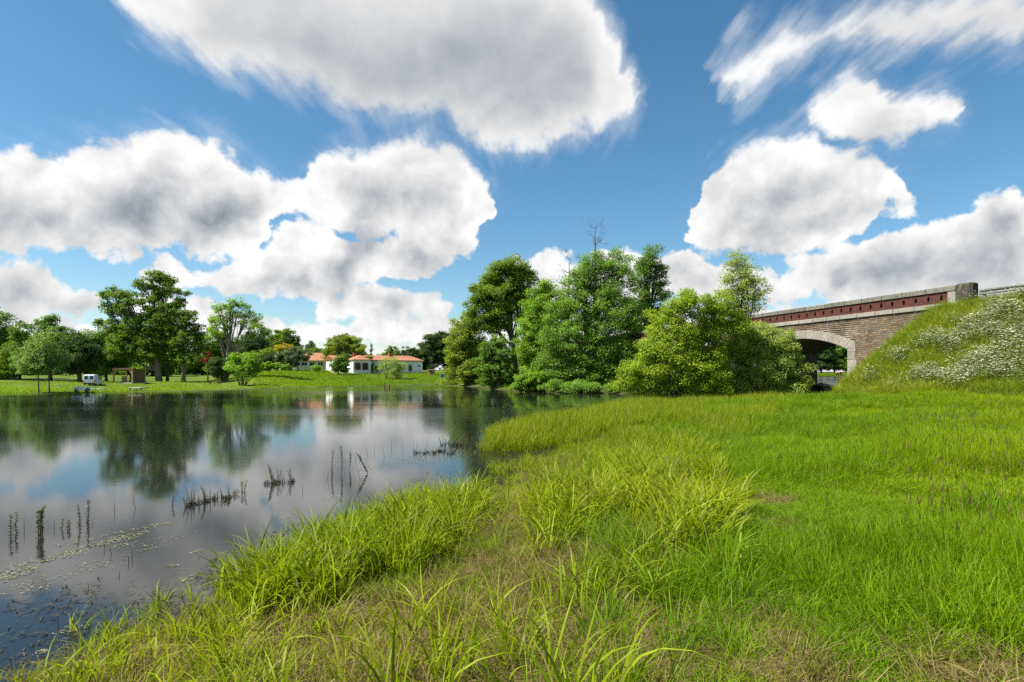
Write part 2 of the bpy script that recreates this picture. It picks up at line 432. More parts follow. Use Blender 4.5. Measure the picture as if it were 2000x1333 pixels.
def gz(x, y):
    x = np.atleast_1d(np.asarray(x, float)); y = np.atleast_1d(np.asarray(y, float))
    d = sdist(x, y, pond); s, u = brlocal(x, y)
    dl = np.maximum(d, 0)
    zn = 0.85 * (1 - .5 * sstep(6, 19, y)) * (1 - np.exp(-dl / 2.8)) + 0.052 * np.maximum(0, x - 5) * sstep(1, 12, dl) * (1 - .85 * sstep(28, 40, y)) + bumps(x, y) * sstep(0, 1.5, dl)
    r = x / np.maximum(y, 1)
    zl = np.interp(dl, [0, 6, 25, 35, 55, 100, 400, 3000], [0, .12, .22, .6, .85, 1.7, 4, 12])
    zr = np.interp(dl, [0, 4, 12, 20, 30, 60, 150, 400, 3000], [0, .3, 1.0, 2.0, 2.7, 3.3, 4.0, 6, 12])
    zp = np.interp(dl, [0, 2, 8, 20, 400, 3000], [0, .45, .8, 1.3, 4, 12])
    w1 = sstep(-.56, -.40, r); w2 = sstep(-.12, -.075, r)
    zf = (zl * (1 - w1) + zr * w1) * (1 - w2) + zp * w2 + bumps(x * .35, y * .35) * 1.2 * sstep(0, 4, dl)
    wf = sstep(48, 58, y)
    z = zn * (1 - wf) + zf * wf
    # upstream side of the bridge
    d2 = sdist(x, y, pond2)
    zu = 1.3 + np.clip(d2 * 0.22, -0.8, 0.6) + sstep(200, 260, y) * 1.0 + bumps(x * .3, y * .3)
    zu = np.where(d2 < 0, 1.3 + np.maximum(d2 * 0.22, -.8), zu)
    ur = sstep(BW - 1.0, BW + 0.6, u) * sstep(-26, -14, -s) if False else sstep(BW - 0.6, BW + 0.4, u)
    pondz = np.maximum(-0.9, 0.14 * d)
    z = np.where(d < 0, pondz, z)
    z = z * (1 - ur) + zu * ur
    c = cone_z(x, y)
    k = 0.5
    h = np.clip(0.5 + 0.5 * (c - z) / k, 0, 1)
    zc = z * (1 - h) + c * h + k * h * (1 - h)
    # the far approach of the road, hidden by the trees
    s2 = s - 62
    c2 = 6.0 - 3.0 * sstep(20, 60, s2) - np.sqrt((np.where(u < 0, -u, np.maximum(0, u - BW)) / 1.55) ** 2 + (np.maximum(0, -s2) / 1.24) ** 2)
    zc = np.maximum(zc, np.where(s > 50, c2, -5))
    return zc

def gz1(x, y): return float(gz(x, y)[0])

# ------------------------------------------------------------------ ground sheet
def build_ground():
    rr = [0.4]
    while rr[-1] < 2600: rr.append(rr[-1] * 1.028 + 0.004)
    rr = np.array(rr)
    front = np.linspace(-52, 52, 420); back = np.linspace(52, 308, 120)[1:-1]
    th = np.radians(np.concatenate([front, back]))
    R, TH = np.meshgrid(rr, th, indexing='ij')
    x = R * np.sin(TH); y = R * np.cos(TH)
    z = gz(x.ravel(), y.ravel())
    v = np.stack([x.ravel(), y.ravel(), z], 1)
    nr, nt = R.shape
    i = np.arange(nr - 1)[:, None] * nt; j = np.arange(nt)[None, :]; j2 = (j + 1) % nt
    f = np.stack([i + j, i + nt + j, i + nt + j2, i + j2], -1).reshape(-1, 4)[:, ::-1]
    d = sdist(v[:, 0], v[:, 1], pond)
    m, T, b, o = newmat('ground_soil_and_turf')
    p = geopos(T)
    n1 = T.noise(p, 0.55, 6, 0.6); n2 = T.noise(p, 6.0, 6, 0.65); n3 = T.noise(p, 38.0, 4, 0.7); n4 = T.noise(p, 0.06, 4, 0.5)
    turf = T.mix(T.ramp(n2, 0.3, 0.7), (0.040, 0.080, 0.006), (0.085, 0.130, 0.012))
    turf = T.mix(T.ramp(n4, 0.35, 0.7), turf, (0.115, 0.150, 0.022))
    thatch = T.mix(n3, (0.045, 0.027, 0.012), (0.215, 0.145, 0.068))
    thatch = T.mix(T.ramp(n2, 0.42, 0.72), thatch, (0.10, 0.088, 0.03))
    at = T.n('ShaderNodeAttribute'); at.attribute_name = 'thatch'
    col = T.mix(T.ramp(T.m('ADD', at.outputs['Fac'], T.m('MULTIPLY', T.m('SUBTRACT', n2, 0.5), 0.9)), 0.3, 0.7), turf, thatch)
    sh = T.n('ShaderNodeAttribute'); sh.attribute_name = 'shore'
    mud = T.mix(T.ramp(n2, .3, .75), (0.022, 0.017, 0.011), (0.085, 0.066, 0.040))
    col = T.mix(sh.outputs['Fac'], col, mud)
    T.t.links.new(col, b.inputs['Base Color']); b.inputs['Roughness'].default_value = 0.95
    b.inputs['Specular IOR Level'].default_value = 0.1
    bump(T, b, T.m('ADD', n3, T.m('MULTIPLY', n2, 2.0)), 0.7, 0.03)
    near = v[:, 1] < 48
    th_ = thatch_at(v[:, 0], v[:, 1])
    shore = np.where(near, sstep(0.9, 0.05, d), sstep(1.6, 0.2, d) * 0.9)
    s_, u_ = brlocal(v[:, 0], v[:, 1])
    shore = np.where(u_ > BW - .5, sstep(6, 0, sdist(v[:, 0], v[:, 1], pond2)) * (s_ > 4), shore)
    me = mesh_arrays('ground', v, f, m, True, {'thatch': ('POINT', th_), 'shore': ('POINT', shore)})
    link('ground', me, kind='structure', label='grassy banks and meadow around the pond')

BARE = [(px2g(*q, z=.85), r) for q, r in (((1540, 1215), .32), ((1545, 1150), .2), ((1570, 1290), .35), ((1600, 1340), .3), ((1520, 1020), .32), ((1510, 965), .4), ((1945, 1320), .55), ((1860, 1310), .35),
        ((1230, 1150), .22), ((1270, 1300), .3), ((1450, 1290), .2))] + [(px2g(*q, z=.4), r) for q, r in (((1330, 888), .9), ((1230, 893), .8), ((1260, 955), .4))]
def bare_at(x, y):
    b = np.zeros_like(x)
    for (cx, cy), r in BARE:
        r = r * .72
        b = np.maximum(b, sstep(1.35, 0.55, np.hypot(x - cx, (y - cy) * .8) / r + 0.22 * np.sin(x * 9 + y * 4) * np.sin(y * 7)))
    return b
DRYZ = [(px2g(*q, z=.4), r) for q, r in (((800, 1300), 1.6), ((600, 1330), 1.0), ((1000, 1250), 1.1), ((1050, 1130), 1.0), ((1000, 1050), .9), ((1120, 1330), 1.0), ((900, 1200), .8), ((1040, 960), 1.2), ((1150, 930), 1.4), ((300, 1320), .7))]
def dry_at(x, y):
    b = np.zeros_like(x)
    for (cx, cy), r in DRYZ: b = np.maximum(b, sstep(1.25, 0.5, np.hypot(x - cx, y - cy) / r))
    return b
def thatch_at(x, y):
    d = sdist(x, y, pond)
    return np.maximum(np.maximum(bare_at(x, y), dry_at(x, y) * .9), 0.85 * sstep(3.0, 0.9, d) * (y < 48))
build_ground()

# ------------------------------------------------------------------ water
def water_mat(name, body, rough, bstr):
    m, T, b, o = newmat(name)
    p = geopos(T)
    n = T.noise(T.v('MULTIPLY', p, (0.012, 0.05, 1.0)), 1.0, 4, 0.55)
    b.inputs['Base Color'].default_value = (*body, 1); b.inputs['IOR'].default_value = 1.36
    b.inputs['Specular IOR Level'].default_value = 0.62
    T.put(b.inputs['Roughness'], T.ramp(n, 0.42, 0.66, rough * 0.7, rough * 1.9))
    st = T.v('MULTIPLY', p, (1.0, 2.2, 1.0))
    h = T.m('ADD', T.noise(st, 1.6, 3, 0.5), T.m('MULTIPLY', T.noise(st, 7.0, 2, 0.5), 0.25))
    bump(T, b, h, bstr, 0.02)
    return m
def sheet(name, x0, x1, y0, y1, z, m, label):
    me = mesh_arrays(name, [(x0, y0, z), (x1, y0, z), (x1, y1, z), (x0, y1, z)], [(0, 1, 2, 3)], m)
    link(name, me, kind='structure', label=label)
sheet('pond_water', -420, 36.5, -120, 150, 0.0, water_mat('pond_water', (0.010, 0.011, 0.009), 0.085, 0.018), 'calm dark pond reflecting the sky')
pw2 = np.array(pond2); c2 = pw2.mean(0); pw2 = c2 + (pw2 - c2) * 1.04
mb = MB(); mb.add([(q[0], q[1], 1.3) for q in pw2], [tuple(range(len(pw2)))[::-1]])
mb.build('upstream_water', water_mat('upstream_water', (0.02, 0.025, 0.03), 0.12, 0.12), kind='structure', label='upstream river water seen through the arch')

# ------------------------------------------------------------------ bridge
def arc(p0, pm, p1, n):
    (x0, z0), (xm, zm), (x1, z1) = p0, pm, p1
    hw = (x0 - x1) / 2; rise = zm - z0
    R = (hw * hw + rise * rise) / (2 * rise); cz = zm - R
    a = math.asin(hw / R)
    return [(xm + R * math.sin(t), cz + R * math.cos(t)) for t in np.linspace(a, -a, n)]

def mat_stone(name):
    m, T, b, o = newmat(name)
    r = T.n('ShaderNodeObjectInfo').outputs['Random']
    a = T.n('ShaderNodeAttribute'); a.attribute_name = 'tint'
    g = geopos(T)
    n = T.noise(g, 9.0, 6, 0.65); big = T.noise(g, 0.55, 4, 0.6)
    q = T.m('FRACT', T.m('ADD', T.m('MULTIPLY', r, 7.31), a.outputs['Fac']))
    c = T.mix(T.ramp(q, 0.0, 0.45, smooth=False), (0.098, 0.074, 0.053), (0.175, 0.120, 0.070))
    c = T.mix(T.ramp(q, 0.5, 0.8, smooth=False), c, (0.130, 0.116, 0.100))
    c = T.mix(T.ramp(q, 0.86, 0.99, smooth=False), c, (0.23, 0.165, 0.10))
    c = T.mix(T.m('MULTIPLY', T.ramp(n, 0.45, 0.8), 0.6), c, (0.075, 0.055, 0.045))
    c = T.mix(T.m('MULTIPLY', T.ramp(big, 0.52, 0.72), 0.45), c, (0.40, 0.36, 0.31))
    T.t.links.new(c, b.inputs['Base Color']); b.inputs['Roughness'].default_value = 0.92; b.inputs['Specular IOR Level'].default_value = 0.15
    bump(T, b, n, 0.8, 0.03)
    return m
def mat_lime(name, base=(0.27, 0.25, 0.21), stain=(0.11, 0.10, 0.08), amt=0.6):
    m, T, b, o = newmat(name)
    r = T.n('ShaderNodeObjectInfo').outputs['Random']; g = geopos(T)
    n = T.noise(g, 5.0, 7, 0.68); n2 = T.noise(T.v('MULTIPLY', g, (3.0, 3.0, 0.7)), 1.6, 5, 0.6)
    sc = T.n('ShaderNodeVectorMath', operation='SCALE'); T.put(sc.inputs[0], base); T.put(sc.inputs['Scale'], T.m('MULTIPLY_ADD', r, 0.35, 0.80))
    c = T.mix(T.m('MULTIPLY', T.ramp(n, 0.42, 0.72), amt), sc.outputs[0], stain)
    c = T.mix(T.m('MULTIPLY', T.ramp(n2, 0.5, 0.75), amt * 0.8), c, (0.20, 0.17, 0.11))
    c = T.mix(T.ramp(T.noise(g, 17, 3, 0.5), 0.66, 0.72, 0.0, 0.7), c, (0.62, 0.61, 0.57))
    T.t.links.new(c, b.inputs['Base Color']); b.inputs['Roughness'].default_value = 0.9; b.inputs['Specular IOR Level'].default_value = 0.2
    bump(T, b, n, 0.5, 0.02)
    return m
def mat_brick(name, c1, c2, mortar, bw, bh, axis='xz'):
    m, T, b, o = newmat(name)
    x, y, z = T.xyz(objcoord(T))
    br = T.n('ShaderNodeTexBrick'); T.put(br.inputs['Vector'], T.cxyz(x if axis == 'xz' else y, z, 0.0))
    br.inputs['Color1'].default_value = (*c1, 1); br.inputs['Color2'].default_value = (*c2, 1); br.inputs['Mortar'].default_value = (*mortar, 1)
    br.inputs['Scale'].default_value = 1.0; br.inputs['Mortar Size'].default_value = bh * 0.1
    br.inputs['Brick Width'].default_value = bw; br.inputs['Row Height'].default_value = bh
    g = geopos(T); n = T.noise(g, 2.2, 6, 0.65)
    c = T.mix(T.m('MULTIPLY', T.ramp(n, 0.45, 0.75), 0.6), br.outputs[0], tuple(q * 0.35 for q in c1))
    T.t.links.new(c, b.inputs['Base Color']); b.inputs['Roughness'].default_value = 0.92; b.inputs['Specular IOR Level'].default_value = 0.15
    bump(T, b, T.m('SUBTRACT', 1.0, br.outputs[1]), 0.6, 0.01)
    return m

M_stone = mat_stone('rubble_stone'); M_mortar = mat_plain('pale_mortar', (0.33, 0.295, 0.24), 0.95, 0.35, 4, bmp=0.5)
M_lime = mat_lime('limestone_blocks'); M_cope = mat_lime('coping_stone', (0.155, 0.147, 0.12), (0.06, 0.056, 0.045), 0.85)
M_black = mat_lime('blackened_stone', (0.055, 0.05, 0.04), (0.02, 0.019, 0.016), 0.9)
M_parapet = mat_brick('parapet_brick', (0.100, 0.032, 0.022), (0.060, 0.021, 0.016), (0.10, 0.075, 0.06), 0.21, 0.068)
M_soffit = mat_brick('vault_stone', (0.085, 0.066, 0.052), (0.13, 0.10, 0.078), (0.18, 0.155, 0.125), 0.42, 0.16, 'yz')

def build_bridge():
    R = thing('stone_bridge', 'stone road bridge with pale arch ring and red brick parapet over the water', 'bridge',
              (P0[0], P0[1], 0), math.atan2(-bdir[1], -bdir[0]))
    N = 4; per = SPAN + PIER
    X0 = -(N * per) - 6; X1 = 8.6
    ZS0, ZS1 = 6.55, 6.86          # string course
    arcs = []
    for k in range(N):
        o = -k * per
        ex = arc((o, 4.77), (o - SPAN / 2, 6.02), (o - SPAN, 4.77), 33)
        it = arc((o - .7, 4.29), (o - SPAN / 2, 5.33), (o - SPAN + .7, 4.29), 33)
        arcs.append((o, ex, it))
    def ext_z(x):
        for o, ex, it in arcs:
            if o - SPAN - 0.0002 <= x <= o + 0.0002:
                xs = [q[0] for q in ex][::-1]; zs = [q[1] for q in ex][::-1]
                return float(np.interp(x, xs, zs))
        return None
    # masonry body: bed of mortar, near and far face
    xs = sorted(set([X0, X1] + [q[0] for a in arcs for q in a[1]] + [a[0] + e for a in arcs for e in (0.001,)] + [a[0] - SPAN - 0.001 for a in arcs]))
    for y, nm in ((0.0, 'spandrel_wall'), (BW, 'far_spandrel_wall')):
        mbx = MB()
        for a, b in zip(xs[:-1], xs[1:]):
            m = ext_z((a + b) / 2)
            za = ((ext_z(a) or 4.77) - 0.12 if m is not None else -1.2); zb = ((ext_z(b) or 4.77) - 0.12 if m is not None else -1.2)
            mbx.add([(a, y, za), (b, y, zb), (b, y, ZS0 + .02), (a, y, ZS0 + .02)], [(0, 1, 2, 3)])
        mbx.build(nm, M_mortar, R)
    # vault and pier sides
    mv = MB()
    for o, ex, it in arcs:
        prof = [(o - .7, -1.2)] + it + [(o - SPAN + .7, -1.2)]
        k = len(mv.v)
        for (x, z) in prof: mv.v += [(x, 0.42, z), (x, BW - 0.02, z)]
        for i in range(len(prof) - 1): mv.f.append((k + 2 * i, k + 2 * i + 1, k + 2 * i + 3, k + 2 * i + 2))
    mv.build('vault', M_soffit, R)
    # ring stones and quoins of each arch
    for ai, (o, ex, it) in enumerate(arcs):
        if ai > 1: continue
        n = len(ex)
        for i in range(n - 1):
            j = rng.uniform(0, 0.02); e = 0.006
            (xa, za), (xb, zb) = ex[i], ex[i + 1]; (xc, zc), (xd, zd) = it[i], it[i + 1]
            poly = [(xc - e, zc), (xd + e, zd), (xb + e, zb), (xa - e, za)]
            MB().prism(poly, -0.06 - j, 0.45).build('ring_stone', M_lime, R)
        for side in (0, 1):
            z = -0.9; i = 0
            while z < 4.28:
                h = min(0.62, 4.29 - z); w = .70 if i % 2 else .80
                if z + h > 4.2: w = .72
                xa, xb = (o - .7, o - .7 + w) if side == 0 else (o - SPAN + .7 - w, o - SPAN + .7)
                MB().box(xa, xb, -0.05, 0.46, z + .006, z + h - .006).build('quoin', M_lime, R, bevel=0.015)
                z += h; i += 1
            # shoulder stone beside the springing
            xa = o if side == 0 else o - SPAN
            sg = 1 if side == 0 else -1
            MB().prism([(xa, 4.295), (xa - sg * .69, 4.295), (xa - sg * .005, 4.765)], -0.055, 0.45).build('quoin', M_lime, R)
    # wall stones in courses
    cand = []
    z = 0.6; CH = 0.156
    while z < ZS0 - 0.03:
        h = min(CH * rng.uniform(0.88, 1.12), ZS0 - z)
        x = X1
        while x > -30:
            w = rng.uniform(0.22, 0.62); a, b = x - w, x
            x = a
            za, zb = ext_z(a), ext_z(b); zm = z + h / 2
            ina, inb = (za is not None and za > zm), (zb is not None and zb > zm)
            if ina and inb: continue
            if (ina or inb):
                t = np.linspace(a, b, 24); ok = np.array([(ext_z(q) is None or ext_z(q) <= zm) for q in t])
                if not ok.any(): continue
                a, b = t[ok].min(), t[ok].max()
                if b - a < 0.07: continue
            wx = P0 - bdir * ((a + b) / 2)
            if z + h < float(cone_z(wx[0], wx[1])) - 0.25: continue
            cand.append((a, b, z, h))
        z += h
    # the nearest ones stand singly, the rest share one mesh
    cand.sort(key=lambda c: -(c[1] + 0.5 * min(c[2], 4)))
    cand_near = [c for c in cand if c[0] > -12]
    shapes = []
    for q in range(6):
        mbs = MB().box(-.5, .5, -.5, .5, -.5, .5)
        mbs.v = [(x + rng.uniform(-.035, .035), y + rng.uniform(-.12, .12), zz + rng.uniform(-.07, .07)) for x, y, zz in mbs.v]
        shapes.append(mbs.mesh('stone', M_stone))
    for i, (a, b, z, h) in enumerate(cand_near[:300]):
        o = link('stone', shapes[int(rng.integers(6))], R, loc=((a + b) / 2, 0.04 - rng.uniform(0, .02), z + h / 2))
        o.scale = (b - a - 0.028, 0.13, h - 0.028)
    V = []; Fc = []; tint = []
    cube = np.array([(-.5, -.5, -.5), (.5, -.5, -.5), (.5, .5, -.5), (-.5, .5, -.5), (-.5, -.5, .5), (.5, -.5, .5), (.5, .5, .5), (-.5, .5, .5)])
    cf = np.array([(4, 5, 6, 7), (0, 1, 5, 4), (1, 2, 6, 5), (0, 3, 2, 1), (3, 0, 4, 7)])
    rest = cand_near[300:] + [c for c in cand if c[0] <= -12]
    for i, (a, b, z, h) in enumerate(rest):
        j = cube + rng.uniform(-1, 1, (8, 3)) * (.035, .1, .07)
        V.append(j * (b - a - .028, .13, h - .028) + ((a + b) / 2, 0.04 - rng.uniform(0, .02), z + h / 2)); Fc.append(cf + 8 * i); tint += [rng.random()] * 8
    me = mesh_arrays('wall_stones', np.concatenate(V), np.concatenate(Fc), M_stone, False, {'tint': ('POINT', tint)})
    link('wall_stones', me, R, kind='stuff')
    # string course, coping
    xe = 7.35
    x = xe + 0.2
    while x > X0:
        w = min(rng.uniform(1.3, 1.55), x - X0 + .01)
        MB().box(x - w + .012, x - .012, -0.16, 0.30, ZS0 + rng.uniform(-.004, .004), ZS1).build('string_course_block', M_lime, R, bevel=0.02)
        x -= w
    x = xe
    while x > X0:
        w = min(rng.uniform(1.5, 2.0), x - X0 + .01); dz = rng.uniform(-.006, .006)
        MB().box(x - w + .012, x - .012, -0.10, 0.44, 7.57, 7.92 + dz).build('coping_slab', M_cope, R, bevel=0.03)
        x -= w
    # pierced brick parapet, near side
    mp = MB(); y0, y1 = -0.0, 0.32; z0, z1 = ZS1 - .01, 7.585; step = 0.856
    x = 6.82
    hexa = [(0, .215), (.085, .11), (.085, -.11), (0, -.215), (-.085, -.11), (-.085, .11)]
    while x - step > X0:
        cx, cz = x - step / 2 + .02, (z0 + z1) / 2
        outer = [(cx, z1), (x, z1), (x, z0), (cx, z0), (x - step, z0), (x - step, z1)]
        inner = [(cx + a, cz + b) for a, b in hexa]
        k = len(mp.v)
        for yy in (y0, y1):
            mp.v += [(a, yy, b) for a, b in outer] + [(a, yy, b) for a, b in inner]
        for i in range(6):
            j = (i + 1) % 6
            mp.f += [(k + i, k + j, k + 6 + j, k + 6 + i), (k + 12 + i, k + 12 + j, k + 18 + j, k + 18 + i), (k + 6 + i, k + 6 + j, k + 18 + j, k + 18 + i)]
        x -= step
    mp.build('brick_parapet', M_parapet, R)
    MB().box(6.83, 7.33, -0.06, 0.38, ZS0 - .3, 7.565).build('end_pillar', M_lime, R, bevel=0.02)
    MB().box(7.36, 8.35, -0.14, 0.50, 5.6, 7.96).build('end_block', M_black, R, bevel=0.09)
    # far side parapet: plain
    MB().box(X0, 8.0, BW - .34, BW - .02, ZS0, 7.55).box(X0, 8.0, BW - .45, BW + .1, 7.56, 7.9).build('far_parapet', M_cope, R)
    MB().box(X0 - 30, 60, 0.34, BW - .36, 6.2, 6.62).build('road_deck', mat_plain('asphalt', (0.05, 0.05, 0.05), 0.9, 0.2, 3), R)
    # cutwater foot of the first pier
    mc = MB(); xm = -SPAN - PIER / 2
    mc.prism([(xm + 1.55, -1.2), (xm - 1.55, -1.2), (xm - 1.5, 0.75), (xm + 1.5, 0.75)], -0.35, BW + .3)
    mc.build('pier_foot', M_soffit, R)
    # crash barrier on top of the bank
    G = thing('guard_rail', 'weathered grey steel guard rail running along the top of the flowery bank', 'guard rail',
              (P0[0], P0[1], 0), math.atan2(-bdir[1], -bdir[0]))
    prof = [(0.0, 7.10), (-.07, 7.14), (-.07, 7.20), (0, 7.25), (0, 7.30), (-.07, 7.35), (-.07, 7.41), (0, 7.45)]
    for x in np.arange(8.7, 44, 4.0):
        mg = MB()
        for (ya, za), (yb, zb) in zip(prof[:-1], prof[1:]):
            mg.add([(x, ya, za), (x + 3.98, ya, za), (x + 3.98, yb, zb), (x, yb, zb)], [(0, 1, 2, 3)])
        mg.build('beam', M_galv, G)
    for x in np.arange(8.9, 44, 2.0):
        MB().box(x, x + .12, 0.0, 0.12, 5.9, 7.38).build('post', M_galv, G)
    # weir under the far side of the arch
    Wr = thing('weir', 'low concrete weir sill holding back the water behind the bridge arch', 'weir', (P0[0], P0[1], 0), math.atan2(-bdir[1], -bdir[0]))
    MB().box(-SPAN - 1, 1.0, BW + .2, BW + 1.4, -1, 1.34).build('sill', M_concrete, Wr, bevel=.04)
    MB().prism([(-SPAN - 1, -1), (1, -1), (1, .5), (-SPAN - 1, .5)], BW - 1.5, BW + .2).build('apron', M_concrete, Wr)
    # little sluice frame seen through the arch
    q = px2w(1651, 735, 70); zb = gz1(q.x, q.y)
    S = thing('sluice_frame', 'small timber sluice frame with flat top standing in water beyond the arch', 'sluice', (q.x, q.y, 0.9))
    for sx in (-.75, .75):
        for sy in (-.3, .3): MB().box(sx - .07, sx + .07, sy - .07, sy + .07, -.3, 1.6).build('post', M_timber_dark, S)
    MB().box(-1.0, 1.0, -.45, .45, 1.6, 1.72).build('top_board', M_timber, S)
    MB().box(-.8, .8, -.37, -.3, .9, 1.1).build('cross_rail', M_timber, S)
    MB().box(-.1, .8, -.04, .04, -.3, .9).build('gate_board', M_timber_dark, S)
build_bridge()

# ------------------------------------------------------------------ trees
def unit(v): return v / np.maximum(np.linalg.norm(v, axis=-1, keepdims=True), 1e-9)

def leaf_arrays(pos, nrm, size, aspect, tint, droop=0.0):
    n = len(pos)
    t = unit(np.cross(nrm, rng.normal(size=(n, 3)))); 
    if droop: t = unit(t + np.array((0, 0, -droop)))
    b = unit(np.cross(nrm, t)); l = size[:, None]
    mid = pos + nrm * l * 0.12
    v = np.stack([pos - t * l * .5, mid + b * l * aspect * .5, pos + t * l * .5, mid - b * l * aspect * .5], 1).reshape(-1, 3)
    f = np.arange(4 * n).reshape(-1, 4)
    return v, f, np.repeat(tint, 4)

def crown_points(lobes, n, clump, fill=0.35):
    """lobes (k,6): centre and radii. Leaves gather in clumps spread over and through each lobe."""
    L = np.array(lobes); area = L[:, 3] * L[:, 5] + L[:, 4] * L[:, 5]; pr = area / area.sum()
    per = np.maximum(8, (area * 9.0 / (clump ** 2) * 0.42).astype(int))
    cc = []; cr = []
    for (c, k) in zip(L, per):
        d = unit(rng.normal(size=(k, 3))); 
        r = 1 - fill * rng.random(k) ** 1.2
        r[: k // 4] = rng.uniform(0.15, 0.75, k // 4)
        r *= rng.uniform(0.80, 1.24, k)
        cc.append(c[:3] + d * r[:, None] * c[3:6]); cr.append(np.full(k, clump) * rng.uniform(0.55, 1.3, k))
    cc = np.concatenate(cc); cr = np.concatenate(cr)
    w = cr ** 2; idx = rng.choice(len(cc), n, p=w / w.sum())
    d = unit(rng.normal(size=(n, 3))); r = rng.random(n) ** 0.45
    pos = cc[idx] + d * (r * cr[idx])[:, None] * (1.0, 1.0, 0.62)
    ctr = L[:, :3].mean(0)
    out = unit(cc[idx] - ctr) * .5 + d * .7
    nrm = unit(rng.normal(size=(n, 3)) * .75 + out * .6 + np.array((0, 0, .7)))
    ct = rng.random(len(cc))
    tint = np.clip(0.55 * ct[idx] + 0.45 * rng.random(n), 0, 1)
    return pos, nrm, tint, cc

LEAFM = {}; LEAFGAIN = 1.95
def leafmat(key, c1, c2, trans=0.48):
    g = LEAFGAIN
    if key not in LEAFM: LEAFM[key] = mat_leaf('leaves_' + key, tuple(q * g for q in c1), tuple(q * g for q in c2), trans)
    return LEAFM[key]
G = dict(
    oak=((0.040, 0.075, 0.010), (0.100, 0.155, 0.017)),
    oakb=((0.055, 0.095, 0.011), (0.125, 0.180, 0.020)),
    mid=((0.040, 0.085, 0.012), (0.095, 0.165, 0.022)),
    lime=((0.075, 0.150, 0.014), (0.150, 0.240, 0.026)),
    yellow=((0.100, 0.152, 0.011), (0.190, 0.240, 0.022)),
    blue=((0.060, 0.125, 0.018), (0.135, 0.215, 0.034)),
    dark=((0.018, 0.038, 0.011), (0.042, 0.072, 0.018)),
    silver=((0.125, 0.170, 0.032), (0.225, 0.265, 0.070)),
    willow=((0.085, 0.125, 0.014), (0.165, 0.205, 0.030)),
    gold=((0.19, 0.16, 0.012), (0.32, 0.27, 0.022)),
    red=((0.055, 0.012, 0.012), (0.16, 0.040, 0.022)),
    olive=((0.050, 0.075, 0.040), (0.105, 0.130, 0.075)),
    pale=((0.070, 0.125, 0.030), (0.130, 0.185, 0.055)),
)

def bez(a, b, c, n): 
    return [a * (1 - t) ** 2 + b * 2 * t * (1 - t) + c * t * t for t in np.linspace(0, 1, n)]

def tree(name, label, base, Y, lobes, pal, leaf=0.32, cov=1.5, clump=None, trunk_r=None, cat='tree', group=None, stems=None,
         bark=None, thick=0.85, aspect=0.6, droop=0.0, twigs=5, fill=0.35, lean=0.0, zbase=None, trunk_top=0.8, grow=1.15):
    bx = (base - 1000) / F * Y if not isinstance(base, tuple) else (base[0] - 1000) / F * Y
    gzv = gz1(bx, Y) if zbase is None else zbase
    L = []
    for (x, y, rx, ry) in lobes:
        c = px2w(x, y, Y); r1, r2 = rx / F * Y, ry / F * Y
        dep = thick * (r1 + r2) / 2 * 1.15
        L.append((c.x - bx, rng.uniform(-.5, .5) * dep, c.z - gzv, r1 * grow, dep * grow, r2 * grow))
    L = np.array(L)
    clump = clump or np.median(L[:, 3:6]) * 0.40
    area = (L[:, 3] * L[:, 5]).sum() * 4 * math.pi * 0.72
    n = int(min(100000, 1.48 * cov * area / (leaf * leaf * aspect * .5)))
    pos, nrm, tint, cc = crown_points(L, n, clump, fill)
    pos[:, 2] = np.maximum(pos[:, 2], 0.05)
    R = thing(name, label, cat, (bx, Y, gzv), 0, group)
    size = leaf * rng.uniform(0.65, 1.3, n)
    v, f, t = leaf_arrays(pos, nrm, size, aspect, tint, droop)
    k1, k2 = G[pal]
    link('crown', mesh_arrays('crown', v, f, leafmat(pal, k1, k2), False, {'tint': ('POINT', t)}), R)
    mb = MB()
    zt = L[:, 2].max(); top = L[np.argmax(L[:, 2])]
    tr = trunk_r or 0.028 * zt + 0.04
    if stems is None:
        tip = np.array((top[0] * .8 + lean, top[1], zt * trunk_top))
        ctl = np.array((L[:, 0].mean() * .25, 0, zt * .45))
        path = bez(np.array((0, 0, -0.3)), ctl, tip, 9)
        mb.tube(path, [tr * (1.25 if i == 0 else 1) * (1 - .82 * i / 8) for i in range(9)], 8)
        for (x, y, z, r1, r2, r3) in L:
            t0 = np.clip(0.25 + 0.5 * z / zt - rng.uniform(.1, .25), .2, .85); i = int(t0 * 8)
            st = path[i]; en = np.array((x, y, z)); c = (st + en) / 2 + np.array((0, 0, -.12 * np.linalg.norm(en - st)))
            rr = tr * (1 - .82 * i / 8) * .55
            lp = bez(st, c, en, 6); mb.tube(lp, [rr * (1 - .75 * q / 5) for q in range(6)], 6, False)
            for _ in range(twigs):
                d = unit(rng.normal(size=3)); e2 = en + d * np.array((r1, r2, r3)) * .85
                s2 = lp[int(rng.integers(2, 6))]
                mb.tube([s2, (s2 + e2) / 2 + rng.normal(size=3) * .08 * r1, e2], [rr * .32, rr * .2, rr * .06], 5, False)
    else:
        ncl = len(cc)
        for k in range(stems):
            en = cc[int(rng.integers(ncl))] * (1, 1, 0.97); st = np.array((rng.normal() * .06 * abs(L[:, 0]).max() + en[0] * .18, rng.normal() * .3, -.2))
            c = st * .5 + en * .5; c[2] = en[2] * .62; c[:2] = st[:2] * .65 + en[:2] * .35
            rr = tr * rng.uniform(.35, .8)
            lp = bez(st, c, en, 6); mb.tube(lp, [rr * (1 - .85 * q / 5) for q in range(6)], 5, False)
            for _ in range(3):
                e2 = cc[int(rng.integers(ncl))]
                if np.linalg.norm(e2 - en) < 3.0 and e2[2] > en[2] * .6:
                    mb.tube([lp[3], (lp[3] + e2) / 2, e2], [rr * .4, rr * .25, rr * .08], 4, False)
    link('trunk', mb.mesh('trunk', bark or M_bark, True), R)
    return R

